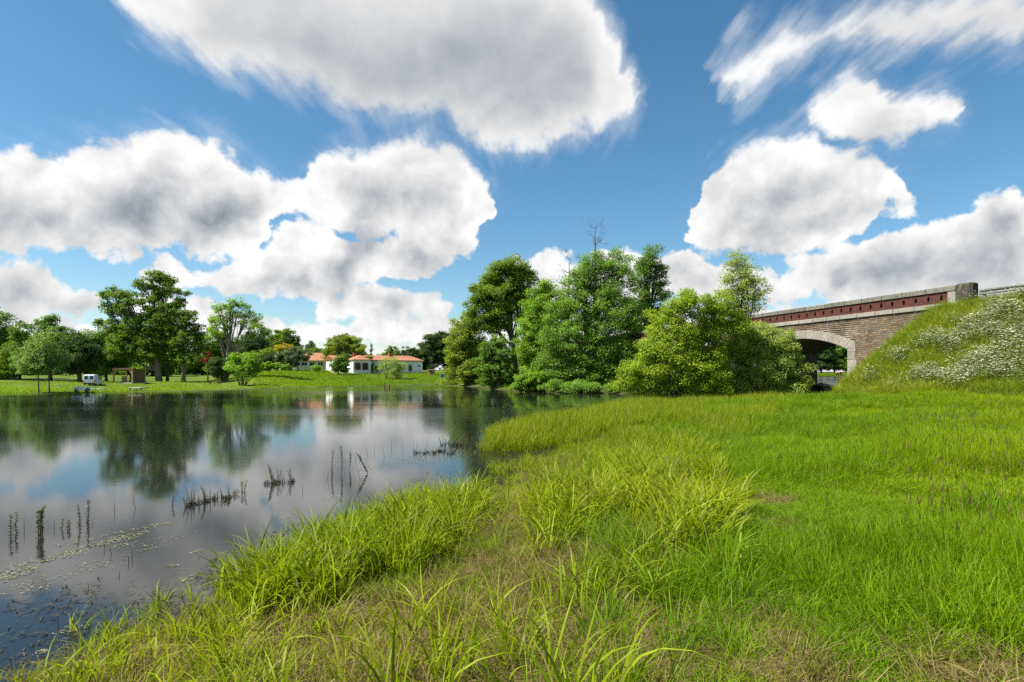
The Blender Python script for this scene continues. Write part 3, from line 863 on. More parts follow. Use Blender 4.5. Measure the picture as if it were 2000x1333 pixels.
def bare_tree(name, label, base, Y, top, spread, group=None, zbase=None):
    bx = (base - 1000) / F * Y; z0 = gz1(bx, Y) if zbase is None else zbase
    tp = px2w(top[0], top[1], Y); hgt = tp.z - z0
    R = thing(name, label, 'tree', (bx, Y, z0), 0, group)
    mt = MB(); mbr = MB()
    path = bez(np.array((0, 0, -.2)), np.array(((tp.x - bx) * .3, 0, hgt * .5)), np.array((tp.x - bx, 0, hgt)), 10)
    r0 = .022 * hgt
    mt.tube(path, [r0 * (1 - .93 * i / 9) for i in range(10)], 7)
    def grow(p, d, ln, r, dep):
        q = p + d * ln * .5 + rng.normal(size=3) * ln * .06; e = q + unit(d + rng.normal(size=3) * .25) * ln * .5
        mbr.tube([p, q, e], [r, r * .7, r * .35], 5 if dep > 1 else 4, False)
        if dep == 0: return
        for k in range(3 if dep > 1 else 4):
            s = (p, q, e)[1 + int(rng.integers(2))]
            grow(s, unit(d + rng.normal(size=3) * .75 + np.array((0, 0, .15))), ln * rng.uniform(.45, .7), r * .5, dep - 1)
    for i in range(3, 10):
        for k in range(2 if i < 6 else 3):
            a = rng.uniform(0, 6.28); d = unit(np.array((math.cos(a), math.sin(a), rng.uniform(.3, .9))))
            grow(np.array(path[i]), d, spread * rng.uniform(.35, .7) * (.95 - i / 30), r0 * .35 * (1.1 - i / 10), 3 if i > 4 else 2)
    link('trunk', mt.mesh('trunk', M_deadwood, True), R); link('branches', mbr.mesh('branches', M_deadwood, True), R, kind='stuff')

def build_trees():
    # far left bank
    tree('broadleaf_tree', 'pale green broadleaf tree at the end of the meadow, left of the fir shaped tree', 5, 128, [(5, 640, 24, 26), (-40, 640, 50, 50), (20, 672, 35, 30), (-30, 700, 45, 35), (10, 708, 35, 28)], 'mid', .38, 1.3)
    tree('broadleaf_tree', 'pointed dark green tree beside the pale broadleaf tree on the far meadow', 38, 122, [(45, 650, 11, 20), (42, 680, 22, 22), (30, 705, 30, 22), (52, 712, 20, 22)], 'oak', .38, 1.5)
    tree('conifer_tree', 'fir shaped tree with a narrow top behind the two thin saplings', 98, 118, [(96, 628, 12, 12), (92, 640, 18, 12), (100, 655, 28, 14), (125, 650, 12, 10), (95, 675, 34, 18), (135, 668, 18, 16), (105, 700, 42, 22), (70, 705, 25, 22)], 'mid', .36, 1.5)
    tree('broadleaf_tree', 'dark low crowned tree with black trunk right behind the white van', 156, 103, [(150, 672, 20, 18), (140, 690, 28, 22), (170, 695, 26, 24), (152, 712, 36, 18), (125, 700, 18, 20)], 'dark', .34, 1.7, trunk_r=.42)
    tree('broadleaf_tree', 'rounded green tree between the white van and the timber shelter', 208, 118, [(205, 662, 30, 20), (190, 685, 34, 26), (222, 690, 34, 26), (200, 712, 40, 20)], 'mid', .36, 1.6)
    tree('sapling', 'thin stemmed sapling with leaning pale trunk at the water edge, farther from the van', 76, 69, [(70, 690, 22, 22), (62, 712, 24, 18), (82, 708, 20, 20)], 'pale', .22, .85, trunk_r=.09, bark=M_bark_pale)
    tree('sapling', 'thin stemmed sapling with forked pale trunk at the water edge, nearer the van', 96, 69, [(98, 672, 20, 24), (110, 700, 20, 20), (92, 705, 20, 18)], 'pale', .22, .85, trunk_r=.09, bark=M_bark_pale)
    tree('oak_tree', 'tallest spreading oak standing right beside the timber shelter', 311, 114,
         [(302, 543, 24, 14), (322, 548, 18, 14), (284, 556, 26, 14), (330, 568, 18, 16), (300, 575, 26, 18), (222, 572, 24, 12), (245, 580, 22, 13), (205, 578, 10, 8), (206, 598, 15, 9), (262, 595, 36, 16), (308, 605, 34, 28),
          (232, 615, 30, 14), (275, 630, 42, 22), (322, 640, 26, 30), (222, 640, 26, 12), (250, 655, 44, 20), (300, 662, 40, 26), (235, 682, 36, 22), (285, 690, 40, 20), (318, 690, 22, 18), (196, 631, 8, 5), (345, 600, 10, 14)], 'oak', .36, 1.1, clump=.95, trunk_r=.62, bark=M_bark_pale, twigs=6, thick=.6, grow=1.0)
    tree('oak_tree', 'slim straight tree between the tall oak and the ivy clad tree', 327, 116, [(330, 620, 12, 18), (326, 648, 15, 18), (332, 672, 16, 18), (322, 695, 14, 14)], 'oak', .34, 1.0, trunk_r=.3)
    tree('oak_tree', 'ivy clad tree with a crooked pointed top at the right of the tall oak', 358, 113,
         [(350, 572, 7, 9), (364, 574, 10, 5), (352, 592, 14, 12), (346, 612, 16, 14), (368, 622, 20, 16), (352, 640, 24, 20), (382, 648, 16, 18), (362, 668, 30, 22), (388, 678, 14, 22), (350, 692, 22, 18), (374, 702, 22, 16)], 'oak', .34, 1.15, trunk_r=.42, bark=M_bark_pale, thick=.6, grow=1.0)
    tree('maple_tree', 'dark crimson leaved small tree behind the ivy clad tree', 406, 128, [(404, 694, 6, 7), (400, 704, 7, 7), (410, 704, 7, 6)], 'red', .34, 1.4)
    tree('ash_tree', 'open crowned ash with a forked bare trunk on the grassy bank', 440, 110,
         [(452, 593, 13, 9), (468, 597, 12, 11), (432, 600, 14, 9), (445, 612, 18, 10), (420, 628, 12, 10), (485, 608, 10, 8), (478, 624, 18, 12), (500, 622, 8, 12), (505, 642, 14, 10), (488, 652, 22, 10), (440, 632, 18, 12), (425, 648, 16, 9), (520, 650, 6, 5)], 'lime', .30, .75, clump=.9, trunk_r=.48, bark=M_bark_pale, twigs=9, thick=.7, lean=.6)
    tree('broadleaf_tree', 'light green tree seen through the open ash crown', 425, 135, [(420, 665, 24, 20), (440, 675, 24, 20), (412, 690, 18, 16), (455, 690, 22, 18)], 'mid', .36, 1.4)
    tree('broadleaf_tree', 'dark spreading tree behind the ash, left of the round chestnut', 500, 150, [(495, 668, 20, 12), (510, 678, 18, 10), (488, 682, 20, 14)], 'dark', .40, 1.6)
    tree('shrub', 'dark rounded shrub at the foot of the ash', 434, 108, [(432, 712, 16, 14), (428, 725, 17, 12), (444, 722, 14, 12)], 'dark', .26, 1.8, cat='shrub', stems=8)
    tree('shrub', 'bright green leafy young tree with thin pale stems in front of the ash', 474, 96, [(468, 700, 20, 12), (488, 706, 18, 13), (460, 716, 16, 12), (478, 722, 26, 14), (496, 722, 12, 12)], 'lime', .24, 1.3, cat='shrub', stems=10, bark=M_bark_pale)
    tree('chestnut_tree', 'dense round dark chestnut above the yellow laburnum', 550, 168, [(548, 655, 20, 10), (535, 668, 18, 10), (560, 664, 22, 12), (548, 678, 28, 12), (574, 678, 14, 10), (582, 684, 8, 8)], 'oak', .42, 2.0)
    tree('laburnum', 'bright yellow flowering laburnum above a dark bush', 556, 146, [(556, 678, 14, 6), (545, 682, 8, 5), (566, 680, 7, 5)], 'gold', .26, 1.7, cat='tree', trunk_r=.15)
    tree('laburnum', 'duller yellow flowering bush left of the bright laburnum', 528, 147, [(526, 686, 12, 6), (515, 692, 12, 6), (500, 695, 12, 7), (490, 700, 10, 6)], 'yellow', .26, 1.6, cat='tree', trunk_r=.15)
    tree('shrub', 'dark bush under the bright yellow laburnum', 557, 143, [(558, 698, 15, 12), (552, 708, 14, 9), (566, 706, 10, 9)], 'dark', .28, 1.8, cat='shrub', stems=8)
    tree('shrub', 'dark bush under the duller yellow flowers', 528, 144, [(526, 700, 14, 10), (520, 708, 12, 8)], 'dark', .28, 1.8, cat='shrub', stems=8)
    tree('olive_tree', 'grey green umbrella shaped tree in front of the orange roof', 582, 139, [(580, 688, 18, 8), (592, 694, 14, 8), (568, 694, 12, 9), (582, 700, 20, 6)], 'olive', .24, 1.9, trunk_r=.16)
    for (x, y, r, q) in ((558, 716, 8, 6), (540, 715, 8, 6), (525, 714, 7, 6), (502, 714, 8, 7), (616, 718, 9, 5)):
        tree('garden_bush', 'small round light green bush along the top of the grassy slope', x, 136, [(x, y, r, q), (x + 3, y + 2, r * .7, q * .7)], 'lime', .22, 1.6, cat='shrub', group='small bushes on the slope', stems=6)
    for (x, t) in ((600, 674), (608, 666), (615, 676)):
        tree('spruce_tree', 'slim dark conifer behind the orange roofed house', x, 190, [(x, t + 3, 3, 5), (x, t + 11, 5, 7), (x, t + 21, 7, 8), (x + 1, t + 30, 8, 6)], 'olive', .45, 1.4, group='slim conifers behind the house')
    tree('willow_tree', 'broad yellow green weeping willow between the two orange roofs', 672, 153, [(672, 661, 12, 8), (660, 670, 16, 11), (684, 669, 16, 11), (696, 682, 14, 11), (650, 684, 14, 13), (672, 684, 26, 14), (642, 694, 10, 14), (700, 692, 10, 8)], 'willow', .36, 2.0, droop=1.2)
    tree('shrub', 'leafy green bush against the left end of the white house', 663, 130, [(664, 705, 14, 10), (672, 712, 11, 10), (656, 715, 10, 8), (668, 720, 14, 7)], 'mid', .26, 1.8, cat='shrub', stems=8)
    tree('spruce_tree', 'solitary thin spire of a conifer above the white house roof', 725, 175, [(725, 676, 2, 4), (725, 685, 3, 4), (725, 695, 4, 4), (726, 705, 5, 6)], 'dark', .35, .9)
    for x, y, r, q in ((712, 695, 7, 8), (765, 688, 13, 9), (752, 697, 12, 5), (738, 703, 12, 5)):
        tree('garden_tree', 'rounded green garden tree showing just above the white house roof', x, 172, [(x, y, r, q), (x + r * .5, y + q * .5, r * .8, q * .7), (x - r * .5, y + q * .6, r * .8, q * .7)], 'oak', .42, 1.6, group='trees above the roof ridge')
    for i, (x, y, r, q) in enumerate(((797, 690, 15, 10), (822, 686, 16, 14), (846, 668, 18, 16), (868, 664, 18, 14), (888, 675, 22, 18), (908, 672, 20, 18))):
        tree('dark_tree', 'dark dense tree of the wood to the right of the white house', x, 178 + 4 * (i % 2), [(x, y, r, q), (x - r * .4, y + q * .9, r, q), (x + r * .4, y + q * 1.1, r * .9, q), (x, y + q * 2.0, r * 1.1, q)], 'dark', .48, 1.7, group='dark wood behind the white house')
    # distant line of trees that closes the view on the left
    src = []
    for k in range(3):
        src.append(tree('distant_tree', 'distant hazy green tree of the line behind the far meadow', -60 + 70 * k, 175, [(-60 + 70 * k, 690 - 6 * k, 26, 18), (-75 + 70 * k, 704, 22, 16), (-42 + 70 * k, 706, 22, 16), (-60 + 70 * k, 718, 36, 14)], 'oak', .55, 1.8, group='distant trees behind the far meadow'))
    for i, x in enumerate(list(range(-230, 480, 48)) + [600, 640, 470, 505]):
        s0 = src[i % 3]; o = s0.copy(); COL.objects.link(o)
        Y = 160 + (i * 37 % 50); X = (x - 1000) / F * Y
        o.location = (X, Y, gz1(X, Y) - .3); o.rotation_euler = (0, 0, i * 1.7); sc = 0.75 + (i * 29 % 10) / 22; o.scale = (sc * 1.1, sc * 1.1, sc * (.72 if x > 380 else 1))
        for ch in s0.children:
            c = ch.copy(); COL.objects.link(c); c.parent = o
    # clump on the promontory
    tree('oak_tree', 'tall dark leaved oak with black leaning trunk at the left of the waterside clump', 1010, 96,
         [(1000, 528, 26, 16), (980, 535, 22, 14), (1022, 545, 14, 16), (965, 552, 20, 14), (945, 572, 18, 14), (1000, 555, 36, 20), (972, 580, 36, 20), (935, 592, 16, 16), (1015, 578, 20, 16), (955, 610, 30, 18), (988, 610, 28, 16), (965, 635, 24, 14)], 'oakb', .30, 1.5, clump=1.15, trunk_r=.5, thick=.75, grow=1.42, twigs=7, lean=-1.2)
    tree('willow_tree', 'yellow green willow leaning over the bank at the left end of the waterside clump', 918, 108,
         [(905, 632, 16, 14), (922, 640, 14, 14), (900, 660, 22, 16), (925, 668, 26, 18), (890, 690, 18, 16), (918, 700, 34, 20), (888, 722, 16, 14), (930, 725, 32, 18), (905, 740, 32, 12), (945, 690, 20, 20), (935, 746, 26, 9)], 'willow', .30, 1.6, stems=12, clump=1.2, grow=1.25)
    tree('shrub', 'grey green rounded willow bush under the black trunked oak', 968, 88, [(975, 668, 18, 12), (960, 685, 20, 15), (985, 695, 24, 18), (950, 712, 20, 16), (975, 722, 28, 18), (992, 738, 18, 14), (952, 742, 20, 10), (980, 750, 26, 9)], 'mid', .26, 1.7, stems=12, cat='shrub')
    tree('ash_tree', 'light green feathery ash beside the black trunked oak', 1066, 84,
         [(1064, 558, 9, 14), (1055, 582, 16, 14), (1078, 580, 14, 16), (1048, 605, 20, 16), (1072, 612, 24, 18), (1095, 605, 18, 18), (1040, 635, 20, 18), (1068, 648, 28, 20), (1042, 668, 22, 18), (1080, 682, 30, 20), (1050, 700, 28, 18), (1034, 712, 16, 18)], 'lime', .23, 1.4, clump=1.0, thick=.7, grow=1.35)
    tree('ash_tree', 'largest blue green ash in the middle of the waterside clump', 1160, 75,
         [(1185, 504, 20, 12), (1210, 508, 16, 14), (1158, 512, 18, 14), (1175, 528, 34, 18), (1212, 535, 22, 20), (1140, 540, 24, 16), (1120, 560, 20, 16), (1160, 562, 40, 22), (1205, 572, 34, 24), (1108, 588, 26, 16), (1140, 598, 38, 22), (1190, 612, 44, 26),
          (1225, 610, 22, 24), (1100, 628, 34, 22), (1150, 640, 46, 26), (1205, 655, 38, 26), (1095, 665, 34, 22), (1140, 682, 48, 26), (1190, 695, 44, 26), (1085, 700, 36, 22), (1125, 718, 44, 22), (1175, 730, 46, 22), (1215, 705, 26, 30), (1085, 735, 40, 16), (1140, 748, 50, 13), (1200, 745, 30, 16)], 'blue', .23, 1.25, clump=1.0, trunk_r=.45, thick=.6, grow=1.3)
    tree('ash_tree', 'feathery upright ash at the right end of the waterside clump behind the yellow willow', 1258, 80,
         [(1272, 500, 8, 14), (1262, 520, 14, 14), (1280, 530, 12, 14), (1258, 545, 20, 16), (1286, 558, 14, 12), (1262, 575, 24, 16), (1295, 580, 12, 8), (1250, 605, 28, 18), (1275, 612, 22, 16), (1245, 640, 28, 20), (1265, 660, 28, 22), (1240, 690, 28, 24), (1262, 715, 28, 22), (1245, 745, 26, 18)], 'mid', .23, 1.1, clump=.95, thick=.7, grow=1.35)
    tree('broadleaf_tree', 'green tree filling the gap behind the black trunked oak', 1034, 104, [(1036, 596, 14, 16), (1028, 622, 20, 18), (1044, 640, 20, 20), (1026, 664, 24, 20), (1040, 690, 26, 22), (1022, 715, 24, 20)], 'mid', .30, 1.4, grow=1.2)
    tree('shrub', 'bright lime green bush overhanging the water in front of the clump', 1032, 74, [(1040, 738, 24, 12), (1022, 748, 18, 12), (1060, 742, 22, 12), (1035, 756, 30, 9), (1012, 757, 14, 7)], 'lime', .20, 1.8, stems=10, cat='shrub')
    tree('shrub', 'dark bush with low branches at the water edge under the largest ash', 1130, 69, [(1085, 756, 34, 12), (1125, 759, 40, 11), (1170, 760, 42, 11), (1210, 760, 30, 12), (1245, 760, 26, 12)], 'blue', .20, 1.8, stems=20, cat='shrub')
    bare_tree('dead_tree', 'dead leafless tree rising above the largest ash', 1165, 84, (1162, 447), 4.2)
    bare_tree('dead_tree', 'dead leafless tree between the black trunked oak and the light green ash', 1048, 100, (1044, 548), 4.0)
    bare_tree('dead_tree', 'dead leafless tree in the gap between the light green ash and the largest ash', 1108, 92, (1112, 508), 4.2)
    # willow scrub on the near bank by the bridge
    tree('willow_shrub', 'big yellow green willow shrub at the tip of the reed bank', 1325, 39,
         [(1345, 580, 14, 14), (1335, 602, 26, 18), (1372, 596, 28, 18), (1405, 596, 26, 22), (1425, 630, 30, 22), (1300, 628, 26, 18), (1345, 635, 42, 22), (1395, 645, 36, 24), (1285, 655, 24, 18), (1325, 668, 44, 24), (1275, 682, 22, 18), (1372, 685, 44, 26), (1300, 702, 40, 24), (1248, 722, 22, 16), (1345, 722, 46, 26), (1228, 738, 20, 18), (1285, 738, 36, 22), (1240, 758, 26, 14), (1380, 745, 40, 26), (1320, 765, 50, 18), (1380, 768, 40, 16)], 'yellow', .14, 1.05, grow=1.3, clump=.6, stems=46, trunk_r=.075, cat='shrub', thick=.62, aspect=.5)
    tree('willow_shrub', 'grey green willow shrub in front of the bridge arch', 1480, 40.5,
         [(1455, 655, 28, 16), (1492, 652, 28, 16), (1520, 668, 22, 16), (1435, 678, 26, 20), (1478, 682, 40, 22), (1540, 688, 20, 16), (1512, 702, 34, 20), (1555, 705, 14, 14), (1450, 710, 38, 24), (1490, 728, 44, 24), (1540, 728, 26, 20), (1435, 745, 34, 22), (1480, 760, 50, 20), (1535, 760, 34, 20), (1420, 765, 30, 18), (1560, 730, 16, 18)], 'silver', .135, 1.15, grow=1.38, clump=.6, stems=40, trunk_r=.07, cat='shrub', thick=.62, aspect=.45)
    tree('willow_sapling', 'tall airy willow rising above the two willow shrubs by the bridge', 1445, 43,
         [(1442, 500, 12, 14), (1450, 518, 18, 14), (1428, 530, 18, 16), (1465, 538, 18, 16), (1440, 550, 26, 16), (1478, 562, 16, 18), (1425, 568, 24, 16), (1458, 578, 28, 18), (1482, 592, 12, 14), (1435, 600, 30, 16)], 'silver', .12, .5, grow=1.25, clump=.5, trunk_r=.12, twigs=10, thick=.7, stems=18)
    # small half drowned willow in front of the white house
    tree('willow_bush', 'small sparse willow bush standing in the water before the white house', 766, 128, [(765, 705, 14, 9), (752, 715, 12, 9), (780, 715, 12, 9), (766, 725, 20, 10), (766, 735, 18, 7)], 'silver', .16, .50, stems=22, trunk_r=.12, cat='shrub', zbase=-.1)
    # wood beyond the arch
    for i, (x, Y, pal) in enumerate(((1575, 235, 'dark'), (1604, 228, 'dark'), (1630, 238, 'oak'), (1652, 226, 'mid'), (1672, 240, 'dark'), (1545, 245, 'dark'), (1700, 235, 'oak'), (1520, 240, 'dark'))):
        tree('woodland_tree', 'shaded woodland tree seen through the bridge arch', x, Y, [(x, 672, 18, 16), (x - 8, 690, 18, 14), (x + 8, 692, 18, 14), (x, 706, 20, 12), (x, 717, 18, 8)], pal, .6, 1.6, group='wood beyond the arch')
build_trees()

# ------------------------------------------------------------------ buildings and things on the far bank
def mat_roof():
    m, T, b, o = newmat('clay_roof_tiles')
    x, y, z = T.xyz(objcoord(T))
    n = T.noise(geopos(T), 1.2, 6, 0.65); fine = T.noise(geopos(T), 7.0, 3, .6)
    c = T.mix(T.ramp(n, .3, .75), (0.30, 0.110, 0.052), (0.36, 0.175, 0.095))
    c = T.mix(T.ramp(fine, .5, .8, 0, .6), c, (0.30, 0.10, 0.05))
    T.t.links.new(c, b.inputs['Base Color']); b.inputs['Roughness'].default_value = .85
    wv = T.n('ShaderNodeTexWave'); wv.inputs['Scale'].default_value = 1.4; T.put(wv.inputs['Vector'], objcoord(T))
    bump(T, b, wv.outputs[1], .6, .05)
    return m
M_roof = mat_roof()

def window(parent, x, z, w, h, y=0.0, shutter=None, brick=False, axis='x', sgn=-1):
    """window on the wall plane y (facing -y) or on a side wall x=y (facing sgn*x)"""
    def bx(mb, a0, a1, d0, d1, z0, z1):
        if axis == 'x': return mb.box(a0, a1, y + sgn * d1, y + sgn * d0, z0, z1)
        return mb.box(y + sgn * d1, y + sgn * d0, a0, a1, z0, z1)
    P = bx(MB(), x - w / 2, x + w / 2, 0.004, 0.03, z, z + h).build('window', M_glass, parent)
    fr = MB(); t = .07
    for a0, a1, z0, z1 in ((x - w / 2, x + w / 2, z, z + t), (x - w / 2, x + w / 2, z + h - t, z + h), (x - w / 2, x - w / 2 + t, z + t, z + h - t), (x + w / 2 - t, x + w / 2, z + t, z + h - t), (x - t / 2, x + t / 2, z + t, z + h - t)):
        bx(fr, a0, a1, 0.03, 0.06, z0, z1)
    fr.build('frame', M_blue if shutter == 'blue' else M_whitepaint, P)
    if brick:
        sm = MB(); s = .16
        nrow = max(4, int(h / .22))
        for i in range(nrow):
            e = s if i % 2 else s * 1.6
            z0, z1 = z + h * i / nrow, z + h * (i + 1) / nrow
            bx(sm, x - w / 2 - e, x - w / 2 - .002, 0.003, 0.05, z0, z1); bx(sm, x + w / 2 + .002, x + w / 2 + e, 0.003, 0.05, z0, z1)
        bx(sm, x - w / 2 - s, x + w / 2 + s, 0.003, 0.055, z + h + .002, z + h + .14); bx(sm, x - w / 2 - s, x + w / 2 + s, 0.003, 0.09, z - .12, z - .002)
        sm.build('brick_surround', M_brickred, P)
    else:
        bx(MB(), x - w / 2 - .08, x + w / 2 + .08, 0.003, 0.12, z - .1, z - .002).build('sill', M_whitepaint, P)
    return P

def leaf_patch(name, parent, lobes, n, leaf, pal, world=False):
    pos, nrm, tint, cc = crown_points(np.array(lobes, float), n, .35)
    v, f, t = leaf_arrays(pos, nrm, leaf * rng.uniform(.7, 1.3, n), .7, tint)
    return link(name, mesh_arrays(name, v, f, leafmat(pal, *G[pal]), False, {'tint': ('POINT', t)}), parent)

def gable_roof(mb, x0, x1, y0, y1, ze, zr, ov=.3, hip0=0.0, hip1=0.0, t=.12):
    ym = (y0 + y1) / 2
    a = [(x0 - ov, y0 - ov, ze), (x1 + ov, y0 - ov, ze), (x1 + ov, y1 + ov, ze), (x0 - ov, y1 + ov, ze), (x0 - ov + hip0, ym, zr), (x1 + ov - hip1, ym, zr)]
    up = [(x, y, z + t) for x, y, z in a]
    mb.add(a + up, [(6, 7, 11, 10), (7, 8, 11), (8, 9, 10, 11), (9, 6, 10), (0, 4, 5, 1), (1, 5, 2), (2, 5, 4, 3), (3, 4, 0), (0, 1, 7, 6), (1, 2, 8, 7), (2, 3, 9, 8), (3, 0, 6, 9)])

def build_houses():
    # long white house; local x along its front, y to the back
    a = math.radians(30)
    c = px2w(690.5, 729, 136)
    Hs = thing('white_house', 'long white single storey house with orange tile roof and blue shutters', 'house', (c.x, c.y, c.z - .1), a)
    zw = 3.2
    MB().box(0, 4.5, 0, 6.2, -1.0, zw).build('wing_wall', M_white, Hs)
    MB().box(4.5, 18.3, 2.2, 8.2, -.6, zw).build('wall', M_white, Hs)
    rf = MB(); gable_roof(rf, 4.3, 18.3, 2.2, 8.2, zw, zw + 1.25, .3, 0, 2.6)
    R1 = rf.build('roof', M_roof, Hs)
    rw = MB()   # hipped roof of the wing, ridge running back
    e = .3; x0, x1, y0, y1 = -e, 4.5 + e, -e, 6.2 + e; xm = 2.25
    pts = [(x0, y0, zw), (x1, y0, zw), (x1, y1, zw), (x0, y1, zw), (xm, y0 + 2.4, zw + 1.15), (xm, y1, zw + 1.15)]
    up = [(x, y, z + .13) for x, y, z in pts]
    rw.add(pts + up, [(6, 7, 10), (7, 8, 11, 10), (8, 9, 11), (9, 6, 10, 11), (0, 4, 1), (1, 4, 5, 2), (2, 5, 3), (3, 5, 4, 0), (0, 1, 7, 6), (1, 2, 8, 7), (2, 3, 9, 8), (3, 0, 6, 9)])
    rw.build('wing_roof', M_roof, Hs)
    for x, y in ((10.2, 4.4), (1.4, 5.5)):
        ch = MB().box(x, x + .75, y, y + .6, zw + .2, zw + 1.9).build('chimney', M_brickred, R1)
        MB().box(x - .06, x + .81, y - .06, y + .66, zw + 1.9, zw + 2.0).build('chimney_cap', M_brickred, R1)
    window(Hs, 1.0, .95, 1.1, 1.5, 0.0, 'blue', True); window(Hs, 2.8, .95, 1.1, 1.5, 0.0, 'blue', True)
    window(Hs, 3.6, .7, 1.2, 1.9, 4.5, 'blue', False, 'y', 1)
    window(Hs, 8.2, 1.1, 1.4, 1.25, 2.2); window(Hs, 12.0, 1.1, 1.4, 1.25, 2.2)
    for x in (13.1,):
        MB().box(x, x + .55, 2.12, 2.19, 1.05, 2.4).build('shutter', M_blue, Hs)
    MB().box(-.06, -.003, .25, .6, -.2, zw - .1).build('brick_quoin', M_brickred, Hs)
    MB().box(17.0, 17.6, 2.15, 2.19, 1.7, 2.15).build('wall_ornament', M_blue, Hs)
    MB().box(18.31, 18.4, 2.5, 8, zw - .35, zw - .22).box(4.52, 18.6, 1.75, 1.87, zw - .12, zw - .01).build('gutter', M_metal, Hs)
    leaf_patch('climber', Hs, [(3.9, .8, zw + .75, .9, .9, .35), (4.6, 1.5, zw + .3, .5, .7, .3), (4.55, -.05, 2.0, .25, .25, 1.0), (4.6, .0, .9, .2, .25, .8)], 2600, .2, 'mid')
    # small annex with blue doors
    c = px2w(650, 722, 147)
    An = thing('annex_house', 'small white annex with blue doors beside the weeping willow', 'house', (c.x, c.y, c.z - .2), math.radians(34))
    MB().box(0, 4.2, 0, 6, -.8, 2.6).build('wall', M_white, An)
    MB().prism([(0, 2.6), (0, 2.6), (0, 2.6)], 0, 0) 
    r2 = MB(); gable_roof(r2, 0, 4.2, 0, 6, 2.6, 3.9, .25); r2.build('roof', M_roof, An)
    MB().add([(-.01, 0, 2.6), (-.01, 6, 2.6), (-.01, 3, 3.85), (.1, 0, 2.6), (.1, 6, 2.6), (.1, 3, 3.85)], [(0, 1, 2), (5, 4, 3)]).build('gable', M_white, An)
    for x in (1.0, 2.6):
        d = MB().box(x, x + 1.2, -.06, -.003, 0, 2.1).build('door', M_blue, An); MB().box(x + 1.0, x + 1.06, -.1, -.06, 1, 1.12).build('handle', M_metal, d)
    window(An, 3.0, .8, 1.0, 1.2, 0.0, None, False, 'y', -1)
    # cream house with big orange roof behind
    c = px2w(590, 718, 158)
    Cr = thing('orange_roofed_house', 'low cream house with broad orange tiled roof behind the umbrella shaped tree', 'house', (c.x, c.y, c.z - .1), math.radians(10))
    MB().box(-2.5, 7.0, 0, 7, -.8, 1.9).build('wall', M_cream, Cr)
    r3 = MB(); gable_roof(r3, -2.5, 7.0, 0, 7, 1.9, 4.2, .3); r3.build('roof', M_roof, Cr)
    for x in (-1.2, .6, 2.7, 4.9): window(Cr, x, .55, 1.5, 1.0)
    # hut and road signs at the end of the bridge
    c = px2w(843, 722, 139)
    Hu = thing('hut', 'small low timber hut with flat pale roof to the right of the white house', 'hut', (c.x, c.y, gz1(c.x, c.y)))
    MB().box(-.75, .75, -.5, .8, -.3, 1.35).build('wall', M_timber, Hu); MB().box(-.95, .95, -.7, 1.0, 1.36, 1.5).build('roof', M_concrete, Hu)
    MB().box(-.3, .3, -.54, -.503, .0, 1.1).build('door', M_timber_dark, Hu)
    for px_, h, lab in ((859.5, 2.7, 'square blue road sign with white symbol near the small hut'),):
        c = px2w(px_, 722, 132); z0 = gz1(c.x, c.y)
        Sg = thing('road_sign', lab, 'sign', (c.x, c.y, z0))
        MB().tube([(0, 0, -.2), (0, 0, h)], [.05, .05], 8).build('post', M_metal, Sg)
        MB().box(-.32, .32, -.09, -.05, h - .75, h - .1).build('panel', M_blue, Sg)
        MB().add([(-.2, -.095, h - .62), (.2, -.095, h - .62), (0, -.095, h - .2)], [(0, 1, 2)]).build('symbol', M_whitepaint, Sg)
    for px_, lab in ((866, 'low blue container beside the square blue road sign'),):
        c = px2w(px_, 722, 133); z0 = gz1(c.x, c.y)
        Bn = thing('recycling_bin', lab, 'bin', (c.x, c.y, z0))
        MB().prism([(-.45, 0), (.45, 0), (.5, 1.0), (-.5, 1.0)], -.4, .4).build('body', M_blue, Bn, bevel=.04); MB().box(-.53, .53, -.44, .44, 1.0, 1.1).build('lid', M_metal, Bn, bevel=.03)
    # low timber rail at the right end of the house
    c = px2w(824, 723, 140); 
    Rl = thing('garden_rail', 'low pale timber rail at the right end of the white house', 'fence', (c.x, c.y, gz1(c.x, c.y)), a)
    for x in (-.9, 0, .9): MB().box(x - .05, x + .05, -.05, .05, -.2, .75).build('post', M_timber, Rl)
    MB().box(-1, 1, -.07, -.05, .55, .68).build('rail', M_timber, Rl)
    # two plants against the long wall
    for x, q, lab in ((736, 4.5, 'dark climbing plant at the foot of the white wall beside the wing'), (801, 3.0, 'small conical conifer against the white wall')):
        tree('wall_plant', lab, x, 135 if x < 750 else 141, [(x, 716, q, 4), (x, 721, q, 4)], 'dark', .18, 1.8, cat='shrub', stems=5, trunk_r=.03)
    # path to the house
    ctr = [(646, 1.2, 150), (652, 1.3, 143), (660, 1.6, 136), (668, 1.9, 131), (676, 1.2, 128.5)]
    mbp = MB(); V_ = []
    for x_, w_, Y_ in ctr:
        X_ = (x_ - 1000) / F * Y_
        for e_ in (-w_, 0, w_): V_.append((X_ + e_, Y_, gz1(X_ + e_, Y_) + .10))
    mbp.add(V_, [(3 * i + j, 3 * i + j + 1, 3 * i + j + 4, 3 * i + j + 3) for i in range(len(ctr) - 1) for j in range(2)])
    mbp.build('path', M_sand, kind='structure', label='sandy path leading down from the annex')
    # half drowned posts
    for x, y, h in ((751, 757.5, .8), (759.5, 758, .65)):
        X, Y = px2g(x, y)
        P = thing('mooring_post', 'short dark wooden post standing in the water beside the sparse willow bush', 'post', (X, Y, 0), 0, 'posts in the water')
        MB().tube([(0, 0, -.6), (.02, 0, h * .5), (.05, 0, h)], [.13, .12, .10], 7).build('shaft', M_timber_dark, P)

